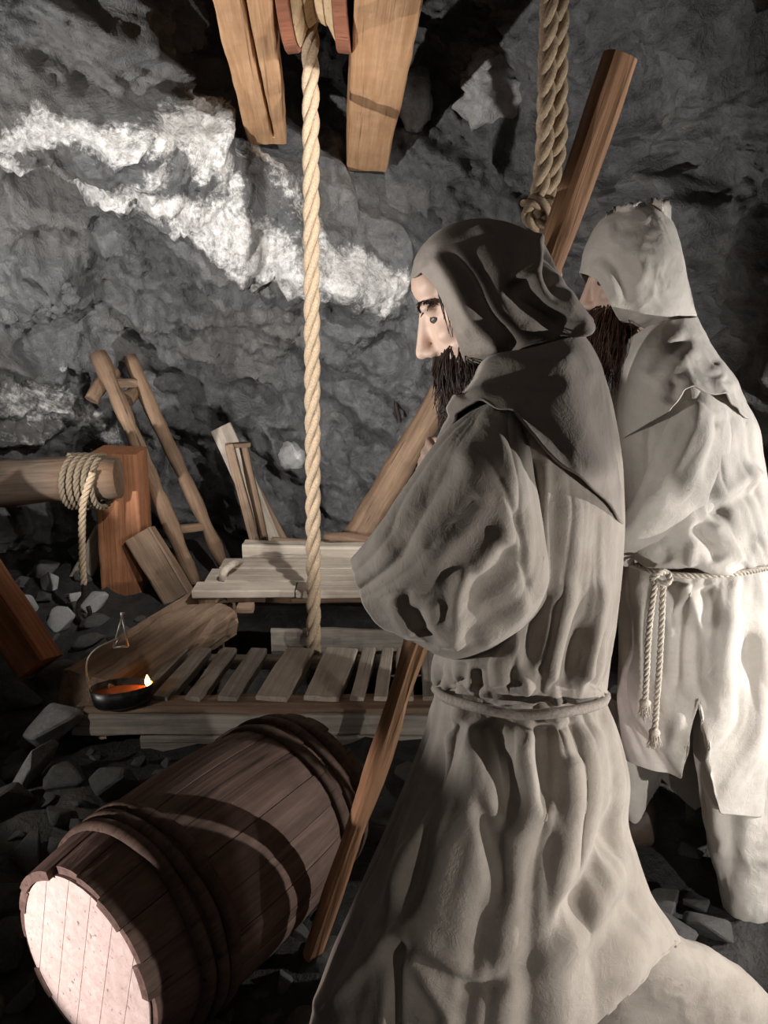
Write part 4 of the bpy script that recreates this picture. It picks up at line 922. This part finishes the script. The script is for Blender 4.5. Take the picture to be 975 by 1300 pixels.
# ================================================================== FIGURE TWO: pale hooded, upright
H2 = head_matrix(at(804, 352, 1.88), R(11), R(6), 1.0)
h2n = Q0.lerp(Q1, .52); qa = (Q1 - Q0).normalized()
B2 = [(xf(H2, hv), hf), chain_vf([at(885, 745, 1.88), at(880, 640, 1.88), at(870, 540, 1.88), at(845, 455, 1.88)], [.11, .105, .12, .065]), chain_vf([at(845, 455, 1.88), at(820, 410, 1.88), at(808, 370, 1.88)], [.058, .055, .055]),
      chain_vf([at(860, 520, 1.95), at(885, 520, 1.76)], [.07, .055]), chain_vf([at(885, 525, 1.76), at(852, 640, 1.76), at(765, 700, 1.86), h2n + Vector((.07, -.04, 0))], [.048, .04, .034, .026]),
      chain_vf([at(860, 520, 1.86), at(870, 510, 2.02)], [.07, .055]), chain_vf([at(870, 510, 2.03), at(850, 650, 2.1), h2n + Vector((.07, -.0, .12))], [.048, .04, .026]),
      chain_vf([at(900, 760, 1.8), at(935, 960, 1.78), at(960, 1175, 1.76)], [.09, .06, .04]), chain_vf([at(960, 1175, 1.76), at(948, 1200, 1.755)], [.035, .02]),
      chain_vf([at(870, 760, 1.95), at(815, 930, 1.98), at(803, 1010, 2.0)], [.09, .06, .035]),
      grip(h2n, qa, (.3, -.9, 0), h2n + Vector((.07, -.04, 0)), rg=.037, turn=-1), grip(h2n + qa * .12, qa, (.3, .9, 0), h2n + Vector((.07, -.0, .12)), rg=.037, turn=1)]
f2 = weld('person', B2, M_skin, label='bearded robed figure in a pale torn hood with a tasselled cord belt', cat='person')
beard(f2, H2, M_hair2, 1700, .11, 15, .0018)
locks(f2, H2, M_hair2, 16, [(.085, -.03, .06, 26, .035, (.6, -.1, -.8)), (.09, .02, .06, 26, .04, (.6, .1, -.8)), (.06, -.05, .04, 16, .04, (.3, -.2, -1))])
Y2f = 1.88
P, fr_ = loft([([(788, 445), (830, 412), (886, 408)], Y2f, .09, .09), ([(780, 480), (850, 450), (925, 474)], Y2f, .16, .14), ([(772, 525), (870, 508), (960, 532)], Y2f, .19, .17), ([(770, 575), (870, 575), (972, 580)], Y2f, .2, .18),
               ([(772, 640), (870, 655), (984, 640)], Y2f, .21, .19), ([(780, 695), (850, 714), (920, 715), (1000, 700)], Y2f, .22, .2), ([(782, 708), (850, 724), (920, 726), (1000, 714)], Y2f, .2, .19), ([(790, 708), (850, 722), (920, 722), (990, 712)], Y2f, .165, .15)], nr=190, nf=220)
P = streaks(P, 2.6, 1.6, .024, 34, ([0, .3, 1], [.2, .6, 1]))
P = crumple(P, .002, 7, 81, (1, 1, .6))
st = [([(967, 595), (940, 620), (905, 640)], 9, 12, .03, .15, .2), ([(960, 615), (925, 638), (900, 660)], 9, 8, -.032, .15, .2), ([(900, 660), (925, 690), (940, 715)], 9, 10, .02, .2, .1), ([(880, 665), (900, 690), (915, 712)], 8, 8, -.02, .2, .1),
      ([(965, 680), (940, 705)], 9, 9, -.016, .2, .1), ([(880, 690), (875, 718)], 6, 6, .016, .1, .05), ([(900, 560), (915, 600), (900, 640)], 9, 12, .016, .2, .2), ([(925, 520), (915, 560)], 8, 8, -.014, .2, .2), ([(840, 695), (850, 715)], 7, 7, -.016)]
P = folds(P, fr_, st); garment('robe_top', P, M_cloth2, f2)
P, fr_ = loft([([(851, 503), (885, 490), (925, 512)], 1.76, .06, .1), ([(838, 545), (885, 532), (930, 560)], 1.74, .085, .12), ([(818, 600), (872, 592), (918, 622)], 1.73, .09, .13), ([(795, 650), (848, 645), (893, 664)], 1.74, .09, .13), ([(765, 685), (805, 690), (852, 692)], 1.77, .08, .12), ([(735, 700), (765, 712), (800, 720)], 1.82, .06, .1)], nr=130, nf=150)
P = crumple(P, 0.00220, 8, 85)
st = [([(890, 505), (865, 570), (830, 620)], 9, 12, .014, .1, .3), ([(880, 520), (845, 590), (812, 640)], 7, 8, -.012, .2, .3), ([(915, 525), (912, 560), (890, 620)], 10, 8, -.016, .1, .3), ([(900, 520), (893, 570), (860, 640)], 12, 12, .010, .2, .2), ([(868, 500), (905, 520), (917, 545)], 3, 3, -.005, .05, .05)]
P = folds(P, fr_, st); garment('sleeve', P, M_cloth2, f2)
P, fr_ = loft([([(865, 505), (875, 500), (895, 515)], 2.03, .06, .06), ([(835, 600), (860, 600), (885, 610)], 2.08, .07, .06), ([(790, 660), (820, 670), (850, 690)], 2.12, .07, .06)], nr=40, nf=50, nb=40)
garment('sleeve', P, M_cloth2, f2)
# hood and torn cape
P, fr_ = loft([([(735, 346), (748, 350), (760, 357), (773, 383), (785, 404), (796, 414)], Y2f, .095, .095), ([(744, 312), (768, 334), (790, 378), (806, 416)], Y2f, .11, .11), ([(765, 279), (796, 320), (816, 370), (832, 424)], Y2f, .125, .125),
               ([(800, 264), (826, 320), (842, 378), (853, 424)], Y2f, .13, .13), ([(836, 264), (850, 312), (860, 368), (870, 412)], Y2f, .11, .11), ([(856, 288), (865, 322), (872, 362), (880, 402)], Y2f, .075, .075), ([(864, 322), (870, 348), (876, 375), (884, 402)], Y2f, .02, .02)], nr=150, nf=170)
P = crumple(P, 0.00248, 11, 91)
st = [([(748, 330), (772, 350), (790, 385)], 5, 6, .008), ([(762, 318), (785, 345), (800, 390)], 5, 5, -.009), ([(800, 310), (815, 335), (812, 370)], 9, 9, .012), ([(778, 287), (805, 290), (835, 279)], 6, 7, -.006, .1, .1), ([(830, 340), (842, 395)], 6, 6, -.007)]
P = folds(P, fr_, st)
o = garment('hood', P, M_cloth2, f2, .005)
# torn ragged crest of the hood
rs = np.random.default_rng(3); t = np.linspace(0, 1, 60); cu = catmull([(768, 283), (790, 270), (820, 268), (838, 266), (852, 276)], 60)
tp = cu + np.stack([3 * np.sin(t * 19), -7 - 6 * np.abs(np.sin(t * 11 + .4)) - 7 * np.exp(-((t - .93) / .07) ** 2) + 3 * rs.normal(size=60) * .5], 1)
yy = Y2f - .025 + .03 * np.sin(t * 14); A = at_np(cu[:, 0], cu[:, 1] + 6, Y2f - .02 + .0 * t); Bm = at_np((cu[:, 0] + tp[:, 0]) / 2, (cu[:, 1] + tp[:, 1]) / 2, yy - .01); C = at_np(tp[:, 0], tp[:, 1], yy)
o = emit('torn_edge', np.concatenate([A, Bm, C]), grid_faces(3, 60), M_cloth2, f2); mm = o.modifiers.new('t', 'SOLIDIFY'); mm.thickness = .004
P, fr_ = loft([([(792, 436), (830, 412), (884, 402)], Y2f, .105, .105), ([(784, 470), (845, 436), (905, 442)], Y2f, .17, .16), ([(778, 520), (832, 500), (872, 470), (905, 474), (936, 488)], Y2f, .215, .19),
               ([(776, 565), (815, 542), (850, 522), (868, 494), (882, 489), (896, 499), (908, 501), (922, 499), (930, 512), (940, 517), (948, 530), (958, 537)], Y2f, .235, .2, True)], nr=110, nf=240)
P = crumple(P, 0.00275, 10, 95)
P = folds(P, fr_, [([(880, 425), (850, 450), (820, 475)], 5, 6, -.012), ([(890, 440), (860, 462), (825, 500)], 9, 10, .012), ([(905, 460), (935, 500)], 8, 8, .010), ([(860, 480), (852, 515)], 7, 7, -.012)]); garment('hood_cape', P, M_cloth2, f2, .005)
# skirt with a slit
P, fr_ = loft([([(790, 716), (850, 728), (920, 728), (990, 716)], Y2f, .17, .15), ([(788, 745), (850, 765), (920, 765), (1000, 750)], Y2f, .2, .17), ([(786, 810), (840, 835), (900, 842), (960, 835), (1012, 815)], Y2f, .22, .19),
               ([(785, 880), (830, 895), (885, 884), (940, 905), (1020, 885)], Y2f, .235, .2), ([(785, 930), (830, 945), (872, 945), (886, 886), (900, 960), (960, 985), (1024, 960)], Y2f, .24, .2, True), ([(784, 960), (825, 975), (865, 990), (886, 888), (916, 1036), (970, 1037), (1028, 1020)], Y2f, .24, .2, True)], nr=190, nf=260)
P = streaks(P, 3.2, 1.0, .032, 44, ([0, .1, .5, 1], [.4, .8, 1, .7])); P = crumple(P, .0018, 7, 101, (1, 1, .4))
st = [([(850, 740), (858, 775), (853, 800)], 6, 6, -.024, .05, .3), ([(868, 742), (880, 770), (895, 815)], 6, 7, .018, .05, .3), ([(896, 745), (905, 770), (902, 800)], 6, 6, -.022, .05, .3), ([(935, 760), (920, 830), (925, 900)], 10, 12, .016, .2, .3), ([(955, 800), (935, 870)], 9, 9, -.016), ([(815, 745), (815, 850), (810, 930)], 8, 10, .014), ([(800, 760), (796, 860)], 7, 7, -.016), ([(865, 900), (850, 960)], 6, 6, .01), ([(980, 780), (965, 900), (960, 1010)], 14, 14, .014)]
P = folds(P, fr_, st); garment('robe_skirt', P, M_cloth2, f2)
# legs
P, fr_ = loft([([(880, 900), (940, 915), (1010, 900)], 1.80, .09, .09), ([(891, 990), (945, 1000), (1012, 985)], 1.79, .09, .09), ([(904, 1080), (955, 1092), (1014, 1080)], 1.78, .085, .085), ([(922, 1160), (965, 1178), (1016, 1165)], 1.77, .08, .08), ([(928, 1178), (950, 1200), (985, 1222), (1018, 1212)], 1.765, .075, .075)], nr=120, nf=120)
P = folds(crumple(pleats(P, 9, 33, .008), .005, 9, 105), fr_, [([(925, 1010), (930, 1080), (925, 1140)], 9, 8, -.018), ([(905, 1000), (914, 1070)], 6, 8, .014), ([(945, 1170), (965, 1200)], 5, 6, -.01)]); garment('trouser_leg', P, M_cloth2, f2)
P, fr_ = loft([([(760, 880), (800, 895), (848, 890)], 1.98, .08, .08), ([(768, 960), (805, 985), (842, 978)], 2.0, .08, .08), ([(778, 1000), (800, 1025), (830, 1008)], 2.0, .075, .075), ([(786, 1025), (806, 1045), (822, 1024)], 2.0, .06, .06)], nr=60, nf=80)
garment('trouser_leg', crumple(P, 0.00275, 9, 107), M_cloth2, f2)
p = at(975, 1200, 1.76); z2 = fz(p)
e2 = at(930, 1212, 1.73); shoe(f2, (p.x + .06, 1.78, e2.z - .01), (e2.x - .03, 1.72, e2.z - .02), .05); p3 = at(803, 1040, 2.0); shoe(f2, (p3.x + .07, 2.0, p3.z - .06), (p3.x - .17, 2.0, p3.z - .07), .055)
FEET += [(p.x, 1.76, .14), (p3.x, 2.0, .14)]
# cord belt with knot and tassels
ring = [at(u, v, y) for u, v, y in ((790, 716, 1.86), (806, 718, 1.76), (840, 728, 1.685), (890, 731, 1.672), (940, 727, 1.69), (985, 718, 1.8), (992, 712, 1.9), (960, 706, 2.02), (880, 702, 2.05), (810, 706, 2.0), (790, 716, 1.86))]
V, Fc = rope_vf(catmull([list(x) for x in ring], 120), .0075, .04, ns=6); emit('cord_belt', V, Fc, M_cord2, f2)
kp = at(838, 732, 1.655); V, Fc = rope_vf([(kp.x + .02 * math.cos(a), kp.y - .006 + .008 * math.sin(2 * a), kp.z + .013 * math.sin(a)) for a in np.linspace(0, 10, 40)], .0075, .04, ns=6); emit('belt_knot', V, Fc, M_cord2, f2)
for top, mid, bot in (((832, 738), (824, 800), (819, 892)), ((842, 738), (838, 830), (831, 930))):
    c = [at(top[0], top[1], 1.65), at(mid[0], mid[1], 1.638), at(bot[0], bot[1], 1.632)]
    V, Fc = rope_vf(catmull([list(x) for x in c], 60), .0075, .045, ns=6); co_ = emit('cord_end', V, Fc, M_cord2, f2)
    rs = np.random.default_rng(5); ro = [np.array(c[-1]) + rs.normal(size=3) * .004 for _ in range(60)]; di = [np.array([rs.normal() * .25, rs.normal() * .25, -1]) for _ in range(60)]
    V, Fc = hair_vf(ro, di, [.04 * rs.uniform(.7, 1.1) for _ in range(60)], .0022, .2, .03, 6); V2, F2 = ellipsoid(c[-1], (.014, .014, .011), sub=2); V, Fc = join_vf([(V, Fc), (V2, F2)]); emit('tassel', V, Fc, M_cord2, co_)

# ================================================================== RUBBLE
def rock_mesh(seed, name='rock'):
    rs = np.random.default_rng(seed); bm = bmesh.new()
    n = rs.integers(11, 17); d = rs.normal(size=(n, 3)); d /= np.linalg.norm(d, axis=1)[:, None]
    for p in d * rs.uniform(.8, 1.0, (n, 1)): bm.verts.new(p)
    bmesh.ops.convex_hull(bm, input=bm.verts)
    for v in [v for v in bm.verts if not v.link_faces]: bm.verts.remove(v)
    bmesh.ops.dissolve_limit(bm, angle_limit=R(14), verts=bm.verts, edges=bm.edges)
    bmesh.ops.bevel(bm, geom=list(bm.edges), offset=.07, segments=1, affect='EDGES')
    bmesh.ops.triangulate(bm, faces=bm.faces)
    me = bpy.data.meshes.new(name); bm.to_mesh(me); bm.free(); me.materials.append(M_rubble); return me
RM = [rock_mesh(200 + i) for i in range(16)]
placed = []
def drop(x, y, r, label, group, name='rock', mat=None, flat=.62, k=None, zadd=0):
    me = RM[random.randrange(len(RM)) if k is None else k]
    if mat is not None: me = me.copy(); me.materials.clear(); me.materials.append(mat)
    o = bpy.data.objects.new(name, me)
    sx, sy, sz = r * random.uniform(.85, 1.3), r * random.uniform(.75, 1.05), r * random.uniform(.8, 1.1) * flat / .62 * .7
    o.scale = (sx, sy, sz); o.rotation_euler = (random.uniform(-.25, .25), random.uniform(-.25, .25), random.uniform(0, 6.28))
    o.location = (x, y, float(floor_z(x, y)) + sz * .55 + zadd)
    return put(o, name, None, label, 'rock', group)
def blocked(x, y, r):
    if fy - .03 - r * 1.0 < y < 3.75 and -1.02 - r * .9 < x < .9: return True          # shaft frame
    d = Vector((x, y, 0)) - Vector((bn.x, bn.y, 0)); a2 = Vector((ax.x, ax.y, 0)).normalized(); t = d.dot(a2)
    if -.05 < t < BL + .05 and (d - a2 * t).length < .15 + r * .6: return True                 # barrel
    for px, py, pr in BLOCK:
        if math.hypot(x - px, y - py) < pr + r * .6: return True
    return False
BLOCK = [(float(p[0]), float(p[1]), .17) for p in ((at(163, 760, 3.78)), (at(226, 760, 3.62)))] + FEET
def scatter(n, x0, x1, y0, y1, r0, r1, label, group, tries=6000, gap=.78, ok=None):
    c = 0
    for _ in range(tries):
        if c >= n: break
        x, y = random.uniform(x0, x1), random.uniform(y0, y1); r = r0 + (r1 - r0) * random.random() ** 1.8
        if blocked(x, y, r): continue
        if ok and not ok(x, y): continue
        if any(math.hypot(x - a, y - b) < gap * (r + s) for a, b, s in placed): continue
        placed.append((x, y, r)); c += 1
        drop(x, y, r, ('large ' if r > .08 else 'medium ' if r > .055 else 'small ') + label, group)
for (u, v, r) in ((32, 765, .075), (78, 778, .085), (122, 758, .07), (64, 744, .07), (97, 752, .05)):
    p = atz(u, v + 12, .12); placed.append((p.x, p.y, r)); drop(p.x, p.y, r, 'white salt rock lying among dark rubble below the windlass', 'white salt rocks by the windlass', 'salt_rock', M_salt, flat=1.0)
def chunk(c, sc, rot, k, label):
    me = RM[k].copy(); me.materials.clear(); me.materials.append(M_greysalt); o = bpy.data.objects.new('rock_chunk', me); o.location = c; o.scale = sc; o.rotation_euler = rot
    placed.append((c[0], c[1], max(sc) * .7)); put(o, 'rock_chunk', None, label, 'rock', None)
chunk(atz(70, 922, .09), (.13, .085, .10), (.2, .3, .6), 3, 'pale broken rock chunk against the near end of the side beam')
chunk(atz(40, 975, .07), (.17, .06, .075), (.1, -.55, .45), 7, 'long pale rock slab tilted against the broken chunk')
for (u, v, r) in ((145, 988, .1), (212, 975, .1), (250, 968, .09), (85, 980, .09)):
    p = atz(u, v + 15, .0); placed.append((p.x, p.y, r)); drop(p.x, p.y, r, 'dark angular rock between the barrel and the front beam', 'rocks between barrel and frame')
scatter(24, -1.3, .35, 1.75, 2.5, .05, .1, 'dark angular rock between the barrel and the front beam', 'rocks between barrel and frame')
scatter(120, -1.6, -.3, 1.0, 2.5, .035, .115, 'dark angular rock in the rubble on the open side of the barrel', 'rubble left of the barrel', gap=.6, tries=20000)
scatter(58, -2.1, -1.0, 2.5, 4.1, .04, .11, 'dark angular rock in the rubble around the windlass post', 'rubble around the windlass', gap=.62)
scatter(62, .2, 1.35, 1.6, 2.9, .05, .13, 'dark angular rock in the rubble behind the robed figures', 'rubble between the robed figures', gap=.62)
scatter(24, -.35, .2, 1.1, 1.75, .035, .08, 'dark angular rock beside the foot of the slanted pole', 'rubble by the pole foot', gap=.75)
